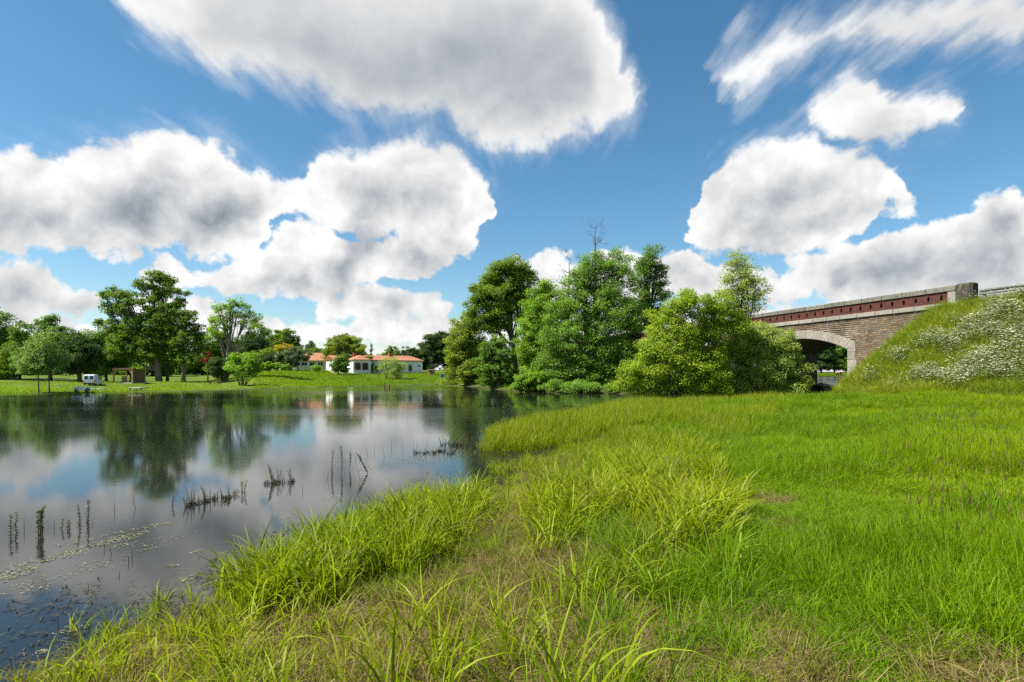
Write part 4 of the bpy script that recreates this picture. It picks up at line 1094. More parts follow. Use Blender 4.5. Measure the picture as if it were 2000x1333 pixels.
def build_shelter():
    Y = 104; c = px2w(253, 748.5, Y); z0 = gz1(c.x, c.y)
    S = thing('timber_shelter', 'open fronted plank shelter with diagonal braces under the tall oak', 'shelter', (c.x, c.y, z0), math.radians(-14))
    w, d, h = 4.2, 2.6, 2.55
    for x in (-w / 2, w / 2):
        MB().box(x - .09, x + .09, -d / 2 - .09, -d / 2 + .09, -.3, h - .2).build('post', M_timber, S)
        MB().box(x - .07, x + .07, d / 2 - .07, d / 2 + .07, -.3, h - .45).build('post', M_timber, S)
    MB().box(-w / 2 - .2, w / 2 + .2, -d / 2 - .1, -d / 2 + .1, h - .2, h).build('front_beam', M_timber, S)
    for sx in (-1, 1): MB().bar((sx * w / 2, -d / 2, h - 1.0), (sx * (w / 2 - .8), -d / 2, h - .18), .11).build('brace', M_timber, S)
    for i in range(15):
        x = -w / 2 + .7 + (w - .75) * i / 15
        MB().box(x + .008, x + (w - .75) / 15 - .008, d / 2 - .04, d / 2 + .0, 0, h - .46).build('back_plank', M_timber_dark, S)
    for i in range(8):
        y = -d / 2 + .15 + (d - .2) * i / 8
        MB().box(w / 2 - .02, w / 2 + .02, y + .008, y + (d - .2) / 8 - .008, 0, h - .3).build('side_plank', M_timber_dark, S)
    for i in range(6):
        z = .1 + .18 * i
        MB().box(-w / 2 - .02, -w / 2 + .02, d / 2 - 1.0, d / 2 - .1, z, z + .16).build('side_plank', M_timber, S)
    MB().add([(-w / 2 - .3, -d / 2 - .2, h + .02), (w / 2 + .3, -d / 2 - .2, h + .02), (w / 2 + .3, d / 2 + .25, h - .38), (-w / 2 - .3, d / 2 + .25, h - .38),
              (-w / 2 - .3, -d / 2 - .2, h + .10), (w / 2 + .3, -d / 2 - .2, h + .10), (w / 2 + .3, d / 2 + .25, h - .30), (-w / 2 - .3, d / 2 + .25, h - .30)],
             [(0, 3, 2, 1), (4, 5, 6, 7), (0, 1, 5, 4), (1, 2, 6, 5), (2, 3, 7, 6), (3, 0, 4, 7)]).build('roof', M_timber_dark, S)
    MB().box(-w / 2 + .8, w / 2 - .3, d / 2 - .55, d / 2 - .1, .42, .48).build('bench_seat', M_timber, S)
    for x in (-1.0, 1.3): MB().box(x, x + .08, d / 2 - .5, d / 2 - .15, 0, .42).build('bench_leg', M_timber, S)
    MB().box(-1.0, 1.0, d / 2 - .09, d / 2 - .05, .75, 1.6).build('notice_panel', M_timber, S)
    MB().box(-w / 2 - .3, w / 2 + .3, -d / 2 - .4, d / 2 + .2, -.3, .03).build('slab', M_concrete, S)

def wheel(parent, x, y, z, r, w):
    n = 14
    t = MB().tube([(x - w / 2, y, z), (x - w / 2 + .03, y, z), (x + w / 2 - .03, y, z), (x + w / 2, y, z)], [r * .9, r, r, r * .9], n).build('wheel', M_rubber, parent, True)
    MB().tube([(x - w / 2 - .01, y, z), (x + w / 2 + .01, y, z)], [r * .58, r * .58], n).build('rim', M_metal, t)

def build_van():
    Y = 94; c = px2w(173.5, 756, Y); z0 = gz1(c.x, c.y)
    V = thing('white_van', 'small white panel van parked rear towards the pond before the dark tree', 'van', (c.x, c.y, z0), math.radians(20))
    w = 1.66; hw = w / 2
    prof = [(0.0, .32), (0.0, .95), (.10, 1.72), (.25, 1.82), (1.75, 1.84), (2.05, 1.78), (2.65, 1.16), (3.55, 1.02), (3.78, .85), (3.82, .35), (3.3, .28), (.4, .28)]
    b = MB(); n = len(prof)
    def inset(z): return 0.0 if z < 1.0 else .10 * (z - 1.0) / .84
    L = [(-hw + inset(z), y, z) for y, z in prof]; Rr = [(hw - inset(z), y, z) for y, z in prof]
    b.add(L + Rr, [tuple(range(n)), tuple(range(2 * n - 1, n - 1, -1))] + [(i, i + n, (i + 1) % n + n, (i + 1) % n) for i in range(n)])
    b.build('body', M_vanpaint, V, bevel=.05)
    for sx in (-1, 1):
        D = MB().add([(sx * .03, -.012, .42), (sx * .76, -.012, .42), (sx * .76, -.012, .97), (sx * .68, .082, 1.68), (sx * .03, .082, 1.68), (sx * .03, -.012, .97)], [(0, 1, 2, 5), (5, 2, 3, 4)]).build('rear_door', M_vanpaint, V)
        MB().add([(sx * .12, -.008, 1.04), (sx * .64, -.008, 1.04), (sx * .60, .060, 1.58), (sx * .12, .060, 1.58)], [(0, 1, 2, 3)]).build('window', M_glass, D).location.y = -.02
        MB().box(sx * .80 - .06, sx * .80 + .06, -.03, .05, .55, .92).build('tail_light', M_redlamp, V)
        MB().box(sx * .84 - .02, sx * .84 + .02, 2.0, 2.02, .9, .92).build('door_seam', M_rubber, V)
        MB().add([(sx * .79, 1.95, 1.1), (sx * .79, 2.55, 1.1), (sx * .735, 2.15, 1.66), (sx * .735, 1.95, 1.68)], [(0, 1, 2, 3)]).build('side_window', M_glass, V).location.x = sx * .035
        MB().box(sx * .98 - .1, sx * .98 + .1, 2.45, 2.55, 1.0, 1.18).build('mirror', M_rubber, V, bevel=.02)
        MB().box(sx * .62 - .13, sx * .62 + .13, 3.78, 3.84, .62, .8).build('headlight', M_whitepaint, V)
        for y in (.72, 3.12): wheel(V, sx * (hw - .09), y, .30, .30, .17)
    MB().box(-.80, .80, -.09, .04, .30, .48).build('bumper', M_rubber, V, bevel=.02)
    MB().box(-.26, .26, -.10, -.091, .50, .61).build('number_plate', M_whitepaint, V)
    MB().add([(-.66, 2.13, 1.74), (.66, 2.13, 1.74), (.76, 2.63, 1.2), (-.76, 2.63, 1.2)], [(0, 1, 2, 3)]).build('windscreen', M_glass, V).location = (0, .02, .02)

def build_trailer():
    X, Y = px2g(159, 767.3, .12)
    Y += 2.4; X *= (Y) / (Y - 2.4)
    T_ = thing('boat_trailer', 'white tubular boat trailer standing at the water edge before the van', 'trailer', (X, Y, gz1(X, Y) - .02), math.radians(-8))
    for s in (-1, 1):
        wheel(T_, s * .78, .1, .28, .28, .17)
        MB().tube([(s * .78, -.22 + .0, .42), (s * .78, -.12, .60), (s * .78, .1, .66), (s * .78, .34, .60), (s * .78, .44, .42)], [.07] * 5, 7).build('mudguard', M_whitepaint, T_, True)
        MB().tube([(s * .55, -.5, .45), (s * .50, 1.6, .45), (s * .04, 3.4, .45)], [.045] * 3, 7).build('frame_rail', M_whitepaint, T_, True)
        MB().tube([(s * .45, -.45, .48), (s * .62, -.42, .80)], [.04, .04], 7).build('bunk_support', M_whitepaint, T_, True)
        MB().box(s * .42 - .06, s * .42 + .06, -.6, 1.5, .58, .66).build('bunk', M_whitepaint, T_)
    MB().tube([(-.75, .1, .34), (.75, .1, .34)], [.045, .045], 7).build('axle', M_whitepaint, T_, True)
    for y in (-.45, .6, 1.55): MB().tube([(-.53, y, .45), (.53, y, .45)], [.04, .04], 7).build('cross_bar', M_whitepaint, T_, True)
    MB().tube([(.1, -.2, .45), (.12, -.2, .95)], [.05, .04], 7).build('winch_post', M_whitepaint, T_, True)
    for a, b in (((-.55, -.45, .45), (.1, -.3, .9)), ((.55, -.45, .45), (.14, -.3, .9))): MB().tube([a, b], [.035, .035], 6).build('stay', M_whitepaint, T_, True)
    for s in (-.68, .7): MB().box(s - .12, s + .12, -.62, -.58, .40, .55).build('light_board', M_whitepaint, T_)
    MB().tube([(.04, 3.35, .1), (.04, 3.35, .45)], [.04, .04], 6).build('jockey_leg', M_metal, T_)

def build_small():
    # fishing platform
    X, Y = px2g(269, 763.5, .1)
    Pf = thing('fishing_platform', 'small pale concrete fishing platform at the water edge below the oak', 'platform', (X, Y, 0), math.radians(-6))
    MB().box(-.95, .95, -.6, .9, .42, .56).build('slab', M_concrete, Pf, bevel=.02)
    for x in (-.8, .8): MB().box(x - .1, x + .1, -.5, -.3, -.5, .42).build('leg', M_concrete, Pf)
    # picnic table
    c = px2w(418, 737, 104); z0 = gz1(c.x, c.y)
    Pt = thing('picnic_table', 'dark timber picnic table with attached benches beside the foot of the ash', 'table', (c.x, c.y, z0), math.radians(8))
    for i in range(4): MB().box(-1, 1, -.38 + .2 * i, -.2 + .2 * i, .72, .77).build('top_plank', M_timber_dark, Pt)
    for s in (-1, 1):
        MB().box(-1, 1, s * .72 - .12, s * .72 + .12, .42, .47).build('bench', M_timber_dark, Pt)
        for x in (-.7, .7): MB().bar((x, s * .55, 0), (x, s * .2, .72), .09).build('leg', M_timber_dark, Pt)
    for x in (-.7, .7): MB().box(x - .04, x + .04, -.8, .8, .36, .42).build('cross_beam', M_timber_dark, Pt)
    # stone patch by the water
    for px_, py_, r in ((471, 757.5, .8),):
        X, Y = px2g(px_, py_, .1)
        St = thing('tree_stump', 'dark broken stump with a short shoot on the muddy shore', 'stump', (X, Y, gz1(X, Y)))
        MB().tube([(0, 0, -.2), (.02, 0, .15), (.0, 0, .5), (.1, 0, .8)], [.16, .13, .09, .03], 7).build('stem', M_timber_dark, St, True)
        MB().tube([(0, 0, .3), (.15, 0, .55), (.22, .02, .85)], [.05, .04, .015], 6).build('shoot', M_timber_dark, St, True)
build_houses(); build_shelter(); build_van(); build_trailer(); build_small()

# ------------------------------------------------------------------ grasses, reeds and flowers (too many to count)
SRC = bpy.data.collections.new('blade_sources')      # shapes handed to the scatter below
def blade_tuft(name, mat, n, h, w, spread, bend, segs=4, seed=0, stiff=0.6, flat=False, coll=None):
    r = np.random.default_rng(seed)
    V = []; Fq = []; lv = []
    for i in range(n):
        a = r.uniform(0, 6.283); rad = spread * math.sqrt(r.random())
        bx, by = rad * math.cos(a), rad * math.sin(a)
        hh = h * r.uniform(.5, 1.1); ww = w * r.uniform(.6, 1.2)
        a2 = a + r.normal() * .9; dx, dy = math.cos(a2), math.sin(a2)
        be = bend * r.uniform(.1, 1.25) + rad / max(spread, .01) * .18
        tw = r.uniform(0, 3.14) if not flat else a2 + 1.57
        sx, sy = math.cos(tw), math.sin(tw); var = r.random(); k = len(V)
        for s in range(segs + 1):
            t = s / segs
            off = hh * be * (t ** 2.0)
            z = hh * (t - be * .55 * t ** 3.0)
            wd = ww * .5 * (min(1, .55 + t * 1.4) if t < .35 else (1 - ((t - .35) / .65) ** 1.7)) + .0004
            cx, cy = bx + dx * off, by + dy * off
            V += [(cx - sx * wd, cy - sy * wd, z), (cx + sx * wd, cy + sy * wd, z)]; lv += [var, var]
            if s: Fq.append((k + 2 * s - 2, k + 2 * s - 1, k + 2 * s + 1, k + 2 * s))
    me = mesh_arrays(name, V, Fq, mat, True, {'leafvar': ('POINT', lv)})
    o = bpy.data.objects.new(name, me); (coll or SRC).objects.link(o); return o

def scatter(name, label, cat, sources, x, y, scl, tint, tilt=0.0, zoff=0.0, normal_up=True, z=None, rotz=None):
    n = len(x); 
    if z is None: z = gz(x, y)
    me = bpy.data.meshes.new(name); me.vertices.add(n)
    me.vertices.foreach_set('co', np.stack([x, y, z + zoff], 1).astype(np.float32).ravel())
    def at(nm, typ, arr, key='value'):
        q = me.attributes.new(nm, typ, 'POINT'); q.data.foreach_set(key, np.asarray(arr).ravel())
    at('scl', 'FLOAT_VECTOR', np.asarray(scl, np.float32), 'vector')
    rot = np.zeros((n, 3), np.float32); rot[:, 0] = rng.normal(size=n) * tilt; rot[:, 1] = rng.normal(size=n) * tilt; rot[:, 2] = rng.uniform(0, 6.283, n) if rotz is None else rotz
    at('rotv', 'FLOAT_VECTOR', rot, 'vector')
    at('pickid', 'INT', rng.integers(0, len(sources), n).astype(np.int32)); at('tint', 'FLOAT', np.clip(tint, 0, 1.1).astype(np.float32))
    col = bpy.data.collections.new(name + '_blades')
    for i, s in enumerate(sources): col.objects.link(s)
    ng = bpy.data.node_groups.new(name, 'GeometryNodeTree')
    ng.interface.new_socket('Geometry', in_out='INPUT', socket_type='NodeSocketGeometry'); ng.interface.new_socket('Geometry', in_out='OUTPUT', socket_type='NodeSocketGeometry')
    N, Lk = ng.nodes, ng.links
    gi, go = N.new('NodeGroupInput'), N.new('NodeGroupOutput')
    ip = N.new('GeometryNodeInstanceOnPoints'); ci = N.new('GeometryNodeCollectionInfo')
    ci.inputs['Collection'].default_value = col; ci.inputs['Separate Children'].default_value = True; ci.inputs['Reset Children'].default_value = True
    def na(nm, typ):
        q = N.new('GeometryNodeInputNamedAttribute'); q.data_type = typ; q.inputs['Name'].default_value = nm; return q.outputs[0]
    er = N.new('FunctionNodeEulerToRotation'); Lk.new(na('rotv', 'FLOAT_VECTOR'), er.inputs[0])
    Lk.new(gi.outputs[0], ip.inputs['Points']); Lk.new(ci.outputs[0], ip.inputs['Instance'])
    ip.inputs['Pick Instance'].default_value = True
    Lk.new(na('pickid', 'INT'), ip.inputs['Instance Index']); Lk.new(er.outputs[0], ip.inputs['Rotation']); Lk.new(na('scl', 'FLOAT_VECTOR'), ip.inputs['Scale'])
    Lk.new(ip.outputs[0], go.inputs[0])
    o = link(name, me, None, label, cat, None, 'stuff')
    md = o.modifiers.new('scatter', 'NODES'); md.node_group = ng
    return o

def in_poly(x, y, poly): return sdist(x, y, poly) < 0
def wpoly(pp, z): return [px2g(*q, z=z) for q in pp]
def rand_in(poly, dens, lod=None):
    P = np.array(poly); x0, y0 = P.min(0); x1, y1 = P.max(0)
    n = int((x1 - x0) * (y1 - y0) * dens); n = min(n, 400000)
    x = rng.uniform(x0, x1, n); y = rng.uniform(y0, y1, n); k = in_poly(x, y, poly)
    x, y = x[k], y[k]
    if lod is not None:
        k = rng.random(len(x)) < lod(np.hypot(x, y)); x, y = x[k], y[k]
    return x, y

def wn(x, y, f, seed):      # soft value noise for patchiness
    r = np.random.default_rng(seed); v = 0
    for _ in range(7):
        k = r.normal(size=2) * f; v = v + np.sin(k[0] * x + k[1] * y + r.uniform(0, 6.28))
    return 0.5 + v / 7

def build_grass():
    Mg = mat_leaf('meadow_grass', (0.095, 0.225, 0.003), (0.255, 0.345, 0.006), .50, .45, 'INSTANCER')
    Mr = mat_leaf('reed_grass', (0.110, 0.215, 0.004), (0.315, 0.365, 0.013), .50, .40, 'INSTANCER')
    Md = mat_leaf('dry_grass', (0.18, 0.13, 0.05), (0.29, 0.22, 0.095), .35, .6, 'INSTANCER')
    Mw = mat_leaf('weed_stems', (0.155, 0.240, 0.012), (0.320, 0.350, 0.035), .48, .5, 'INSTANCER')
    near = lambda D: np.clip((7.0 / D) ** 1.25, 0.045, 1)
    fine = [blade_tuft('fine_tuft', Mg, 46, .24, .0050, .11, .55, 4, 10 + i) for i in range(5)]
    fine2 = [blade_tuft('long_tuft', Mg, 30, .42, .0070, .12, .50, 5, 20 + i) for i in range(4)]
    # meadow turf to the right
    poly = [(-3.5, 1.2), (2.2, 1.4), (30, 12), (36, 30), (30, 40), (24, 44), (14, 40.5), (8, 34), (5, 20), (1.0, 8), (-2.5, 4.2)]
    x, y = rand_in(poly, 210, near)
    d = sdist(x, y, pond); lush = sstep(0.30, 0.44, x / y + .06 * (wn(x, y, .5, 3) - .5) - np.where(y > 16, .0, .0)) 
    bare, dry = bare_at(x, y), dry_at(x, y)
    keep = (rng.random(len(x)) < (0.14 + .86 * lush) * (1 - .93 * bare) * (1 - .75 * dry) * (.55 + .45 * sstep(.32, .5, wn(x, y, 2.2, 6)))) & (d > .3)
    x, y, lush, d = x[keep], y[keep], lush[keep], d[keep]
    D = np.hypot(x, y); g = 1 + np.clip((D - 8) / 26, 0, 1.6)
    tall = wn(x, y, .9, 5); hgt = (0.45 + 1.25 * sstep(.36, .78, tall)) * (.70 + .40 * lush)
    tint = .15 + .55 * wn(x, y, .35, 8) + .25 * rng.random(len(x)) + .25 * sstep(.55, .85, x / y)
    s = rng.uniform(.8, 1.25, len(x)); scl = np.stack([s * g, s * g, s * hgt * (1 + .25 * (g - 1))], 1)
    scatter('meadow_grass', 'short dense bright green meadow grass on the right bank', 'grass', fine, x, y, scl, tint, .14)
    # longer tussocks in the meadow
    x, y = rand_in(poly, 26, near); d = sdist(x, y, pond)
    keep = (wn(x, y, 1.3, 31) > .56) & (bare_at(x, y) < .2) & (d > .5) & (x / y > .05)
    x, y = x[keep], y[keep]; D = np.hypot(x, y); g = 1 + np.clip((D - 8) / 26, 0, 1.6); s = rng.uniform(.7, 1.25, len(x))
    scatter('grass_tussocks', 'longer arching green grass tussocks in the meadow', 'grass', fine2, x, y, np.stack([s * g, s * g, s], 1), .1 + .45 * rng.random(len(x)), .16)
    # foxtail seed heads standing above the meadow
    Mh = mat_leaf('seed_heads', (0.15, 0.115, 0.03), (0.30, 0.26, 0.08), .3, .8, 'INSTANCER')
    heads = []
    for i in range(4):
        mb = MB(); b0 = .06 * (i - 1.5)
        mb.tube([(0, 0, 0), (b0 * .4, 0, .3), (b0, 0, .52)], [.0022, .0018, .0014], 4, False); k1 = len(mb.v)
        mb.tube([(b0, 0, .51), (b0 * 1.1, 0, .535), (b0 * 1.25, 0, .57), (b0 * 1.4, 0, .60)], [.0015, .0065, .0055, .0012], 6, False)
        me = mb.mesh('foxtail_head', Mg, True); me.materials.append(Mh); me.polygons.foreach_set('material_index', np.array([1 if min(me.vertices[v].co.z for v in p_.vertices) > .505 else 0 for p_ in me.polygons], np.int32)); o = bpy.data.objects.new('foxtail_head', me); SRC.objects.link(o); heads.append(o)
    px_ = rng.uniform(0, 1, 22000); x = 3 + 27 * px_; y = rng.uniform(4, 34, 22000)
    r = x / y; keep = (r > .42) & (r < 1.02) & (rng.random(22000) < sstep(.40, .85, r) * np.clip(9 / np.hypot(x, y), .12, 1) * .7) & (cone_z(x, y) < 1.2)
    x, y = x[keep], y[keep]; s = rng.uniform(.8, 1.2, len(x))
    scatter('foxtail_grass', 'dark foxtail seed heads standing above the meadow grass at the right', 'grass', heads, x, y, np.stack([s * .85, s * .85, s * .9], 1), rng.random(len(x)), .12)

    # broad bladed reed grass along the shore
    reed = [blade_tuft('reed_tuft', Mr, 15, .62, .0155, .13, .55, 6, 40 + i) for i in range(6)]
    reed_up = [blade_tuft('upright_tuft', Mr, 18, .62, .012, .15, .28, 6, 50 + i) for i in range(5)]
    rush = [blade_tuft('rush_tuft', Mg, 30, .70, .0055, .16, .22, 4, 60 + i) for i in range(4)]
    dryt = [blade_tuft('straw_tuft', Md, 22, .22, .0055, .16, 1.0, 4, 70 + i) for i in range(4)]
    litter = [blade_tuft('litter_tuft', Md, 24, .16, .0045, .13, 1.75, 4, 75 + i) for i in range(4)]
    def add(poly_px, z, dens, h, tlo, thi, patch=None, pl=.0, thin=.35):
        x, y = rand_in(wpoly(poly_px, z), dens)
        k = gz(x, y) > (-.06 if h > .8 else .0)
        k &= rng.random(len(x)) > thin * dry_at(x, y)
        if h > .55:      # the little bay stays open: only low growth round it
            dd = sdist(x, y, pond); k &= ~((x / y > -.075) & (x / y < .13) & (dd < 1.6) & (y < 17.5) & (y > 8.5))
        if patch is not None: k &= wn(x, y, patch, 77) > pl
        x, y = x[k], y[k]; s = rng.uniform(.75, 1.2, len(x)); hh = h * (.8 + .45 * wn(x, y, 1.1, 15))
        return x, y, np.stack([s * np.maximum(1, h), s * np.maximum(1, h), s * hh], 1), tlo + (thi - tlo) * (.5 * rng.random(len(x)) + .5 * wn(x, y, .8, 9))
    def put(name, label, sources, sets, tilt=.12):
        x, y, s, t = [np.concatenate(q) for q in zip(*sets)]
        scatter(name, label, 'grass', sources, x, y, s, t, tilt)
    big = [(430, 1165), (520, 1120), (640, 1075), (760, 1032), (870, 1003), (930, 1000), (960, 1060), (900, 1120), (780, 1175), (640, 1225), (500, 1230)]
    put('shore_reeds', 'tall arching yellow green reed grass along the near shore', reed, [
        add(big, .15, 60, 1.05, .35, .95),
        add([(470, 1160), (620, 1090), (800, 1040), (860, 1060), (700, 1150), (560, 1200)], .2, 30, 1.2, .3, .9),
        add([(100, 1345), (260, 1250), (430, 1190), (620, 1240), (900, 1240), (1080, 1345), (1000, 1560), (100, 1560)], .3, 19, .85, .25, .9),
        add([(1050, 1000), (1200, 940), (1400, 950), (1430, 1060), (1380, 1150), (1180, 1160), (1000, 1120)], .45, 44, 1.15, .35, 1.05, 1.0, .30),
        add([(1050, 1120), (1400, 1080), (1420, 1180), (1100, 1260)], .6, 16, 1.0, .2, .8),
        add([(960, 1345), (1160, 1280), (1240, 1345), (1200, 1500), (960, 1500)], .7, 16, 1.0, .35, 1.0),
        add([(930, 1010), (1050, 985), (1060, 1060), (960, 1080)], .3, 22, .6, .4, 1.0),
        add([(1080, 950), (1130, 915), (1250, 895), (1420, 910), (1250, 960)], .25, 30, .95, .5, 1.05, .9, .28),
    ])
    put('spit_reeds', 'upright bright green reeds on the low spit reaching into the pond', reed_up, [
        add([(935, 872), (960, 851), (1050, 831), (1150, 811), (1230, 797), (1290, 800), (1240, 838), (1140, 868), (1060, 880), (985, 882)], .12, 30, 1.05, .45, 1.0),
        add([(1200, 842), (1240, 800), (1400, 792), (1530, 790), (1560, 806), (1460, 860), (1380, 885), (1290, 886), (1200, 872)], .3, 20, 1.0, .3, 1.0, .7, .36),
        add([(1150, 880), (1260, 868), (1320, 890), (1180, 912), (1030, 925)], .15, 24, .7, .4, 1.0),
        add([(1010, 905), (1150, 870), (1160, 890), (1020, 940)], .05, 14, .5, .3, .9),
        add([(1230, 797), (1300, 786), (1540, 784), (1560, 790), (1500, 800)], .3, 14, .8, .4, 1.0),
    ], .08)
    put('rush_clumps', 'dark green upright rushes in the middle of the bank', rush, [
        add([(1100, 1080), (1260, 1060), (1420, 1090), (1400, 1200), (1240, 1240), (1130, 1200)], .6, 26, .72, .05, .45, 1.6, .45),
        add([(1360, 862), (1460, 868), (1470, 888), (1370, 892)], .45, 16, .8, .0, .3, 1.0, .4),
        add([(1000, 1345), (1250, 1300), (1300, 1400), (1000, 1500)], .7, 14, .5, .1, .5),
    ], .1)
    put('dry_thatch', 'flattened straw coloured dead grass on the bank', dryt, [
        add([(150, 1345), (500, 1215), (900, 1130), (1060, 980), (1300, 900), (1420, 1000), (1300, 1240), (1150, 1400), (600, 1700), (150, 1500)], .4, 95, .62, .0, 1.0, 1.2, .26, 0),
        add([(1480, 1120), (1600, 1120), (1680, 1345), (1990, 1290), (2000, 1345), (1480, 1400)], .8, 22, .3, .0, 1.0, 1.4, .4),
    ], .5)
    short = [blade_tuft('short_tuft', Mr, 20, .17, .0075, .13, .5, 4, 80 + i) for i in range(4)]
    put('bank_grass', 'short yellow green grass thinly covering the damp bank', short, [
        add([(60, 1345), (260, 1245), (500, 1150), (900, 1010), (1020, 930), (1300, 890), (1450, 1000), (1400, 1220), (1200, 1450), (600, 1800), (60, 1600)], .35, 46, 1.0, .35, 1.05, 1.3, .36),
    ], .2)
    x = rng.uniform(-6.5, 3.5, 60000); y = rng.uniform(1.2, 15, 60000); d = sdist(x, y, pond)
    def edge(lo, hi, n):
        k = np.where((d > lo) & (d < hi))[0]; k = k[:n]; return x[k], y[k]
    ex, ey = edge(-.1, 2.0, 900); q = rng.uniform(.6, 1.1, len(ex))
    scatter('edge_grass', 'thin short grass on the muddy water edge', 'grass', short, ex, ey, np.stack([q, q, q * 1.1], 1), .3 + .7 * rng.random(len(ex)), .25)
    x, y, d = x[::-1], y[::-1], d[::-1]
    ex, ey = edge(.0, 2.4, 1500); q = rng.uniform(.6, 1.1, len(ex))
    scatter('edge_straw', 'dead brown grass litter on the muddy water edge', 'grass', dryt, ex, ey, np.stack([q, q, q * .55], 1), .7 * rng.random(len(ex)), .5)
    k = rng.permutation(len(x)); x, y, d = x[k], y[k], d[k]
    ex, ey = edge(-.7, 1.4, 240); q = rng.uniform(.5, .95, len(ex))
    scatter('edge_reeds', 'scattered young reed blades standing in the shallows', 'grass', reed, ex, ey, np.stack([q * .8, q * .8, q * .75], 1), .3 + .6 * rng.random(len(ex)), .18)
    x = rng.uniform(-3.2, 7, 90000); y = rng.uniform(1.5, 10, 90000); pr = np.maximum(bare_at(x, y), dry_at(x, y))
    k = (rng.random(90000) < pr) & (sdist(x, y, pond) > .1); x, y = x[k][:7000], y[k][:7000]; q = rng.uniform(.5, 1.15, len(x))
    scatter('straw_litter', 'matted straw and dead blades lying on the bare soil', 'litter', litter, x, y, np.stack([q, q, q * .6], 1), rng.random(len(x)), .35)
    k = rng.random(len(x)) < .42; q = rng.uniform(.4, .9, k.sum())
    scatter('regrowth', 'low green shoots coming through the straw litter', 'grass', short, x[k], y[k], np.stack([q, q, q * .9], 1), .2 + .7 * rng.random(k.sum()), .3)
    put('spit_turf', 'short yellow green turf covering the low spit', short, [
        add([(960, 870), (1050, 840), (1230, 800), (1560, 790), (1500, 850), (1350, 900), (1150, 915), (1020, 925)], .25, 26, 1.5, .3, 1.0)], .2)
    # flowery bank of the road
    n = 120000; x = rng.uniform(10, 46, n); y = rng.uniform(8, 46, n); s_, u_ = brlocal(x, y)
    c = cone_z(x, y); zz = gz(x, y); k = (u_ < -.25) & (c > .25 + .9 * wn(x, y, .5, 61)) & (s_ < 0.4) & (x / y < 1.15)
    x, y, c = x[k], y[k], c[k]
    weed = []
    for i in range(5): weed.append(blade_tuft('weed_tuft', Mw, 30, .74, .018, .28, .5, 4, 90 + i))
    q = rng.choice(len(x), min(len(x), 19000), replace=False)
    s = rng.uniform(.6, 1.2, len(q)) * np.where(rng.random(len(q)) < .12, 1.4, 1)
    scatter('bank_weeds', 'tall green and yellowing weeds covering the road bank', 'plants', weed, x[q], y[q], np.stack([s, s, s * .9], 1), .15 + .8 * (.4 * rng.random(len(q)) + .6 * wn(x[q], y[q], .6, 12)), .2)
    Mu = mat_plain('white_umbel_flowers', (0.58, 0.58, 0.40), .8, .1, 6)
    Ms = mat_leaf('umbel_leaves', (0.090, 0.145, 0.018), (0.165, 0.215, 0.035), .4, .5, 'INSTANCER')
    umb = []
    for i in range(5):
        r = np.random.default_rng(200 + i); V = []; Fq = []; lv = []; mi = []
        nst = 7
        for st in range(nst):
            a = r.uniform(0, 6.28); h = r.uniform(.65, 1.05); L = r.uniform(.05, .38); tx, ty = L * math.cos(a), L * math.sin(a)
            k = len(V); V += [(tx * .3 - .004, ty * .3, 0), (tx * .3 + .004, ty * .3, 0), (tx + .003, ty, h), (tx - .003, ty, h)]; Fq.append((k, k + 1, k + 2, k + 3)); lv += [.4] * 4; mi.append(1)
            R = r.uniform(.030, .055)
            for u in range(9):
                rr = R * math.sqrt((u + .3) / 9); an = u * 2.4; cx, cy, cz = tx + rr * math.cos(an), ty + rr * math.sin(an), h + .012 - rr * rr * 2.5
                e = r.uniform(.008, .013); t1, t2 = r.normal(size=2) * .3
                k = len(V); V += [(cx - e, cy, cz - t1 * e), (cx, cy - e, cz - t2 * e), (cx + e, cy, cz + t1 * e), (cx, cy + e, cz + t2 * e)]; Fq.append((k, k + 1, k + 2, k + 3)); lv += [.5] * 4; mi.append(0)
            for u in range(6):
                t = r.uniform(.15, .8); an = r.uniform(0, 6.28); cx, cy, cz = tx * (.3 + .7 * t) + .07 * math.cos(an), ty * (.3 + .7 * t) + .07 * math.sin(an), h * t
                e = r.uniform(.03, .06); k = len(V)
                V += [(cx - e, cy, cz), (cx, cy - e * .5, cz + e * .3), (cx + e, cy, cz), (cx, cy + e * .5, cz - e * .2)]; Fq.append((k, k + 1, k + 2, k + 3)); lv += [r.random()] * 4; mi.append(1)
        me = mesh_arrays('umbel_plant', V, Fq, Mu, False, {'leafvar': ('POINT', lv)}); me.materials.append(Ms)
        me.polygons.foreach_set('material_index', np.array(mi, np.int32))
        o = bpy.data.objects.new('umbel_plant', me); SRC.objects.link(o); umb.append(o)
    pk = wn(x, y, .55, 19) * .6 + wn(x, y, 1.6, 23) * .4
    k2 = rng.random(len(x)) < sstep(.45, .66, pk) ** 1.8 * np.where(c > 5.6, .35, 1) * np.where(c < 1.5, .5, 1)
    ids = np.where(k2)[0]; ids = rng.choice(ids, min(len(ids), 1700), replace=False)
    s = rng.uniform(.75, 1.2, len(ids))
    scatter('white_flowers', 'white umbel flowers of cow parsley massed on the road bank', 'flowers', umb, x[ids], y[ids], np.stack([s * 1.15, s * 1.15, s * .95], 1), rng.random(len(ids)), .15)
    # rough grass on the far bank
    far = [blade_tuft('far_tuft', Mg, 26, .45, .05, .5, .5, 3, 120 + i) for i in range(4)]
    n = 60000; yy = rng.uniform(66, 150, n); r = rng.uniform(-.95, .10, n); xx = r * yy; d = sdist(xx, yy, pond)
    w = np.where(r > -.45, .55, .16) * np.where(wn(xx, yy, .16, 44) > .45, 1, .45)
    k = (d > 1.0) & (d < 45) & (rng.random(n) < w); xx, yy, r = xx[k], yy[k], r[k]
    s = rng.uniform(.7, 1.5, len(xx)); hh = np.where(r > -.45, .6, .38)
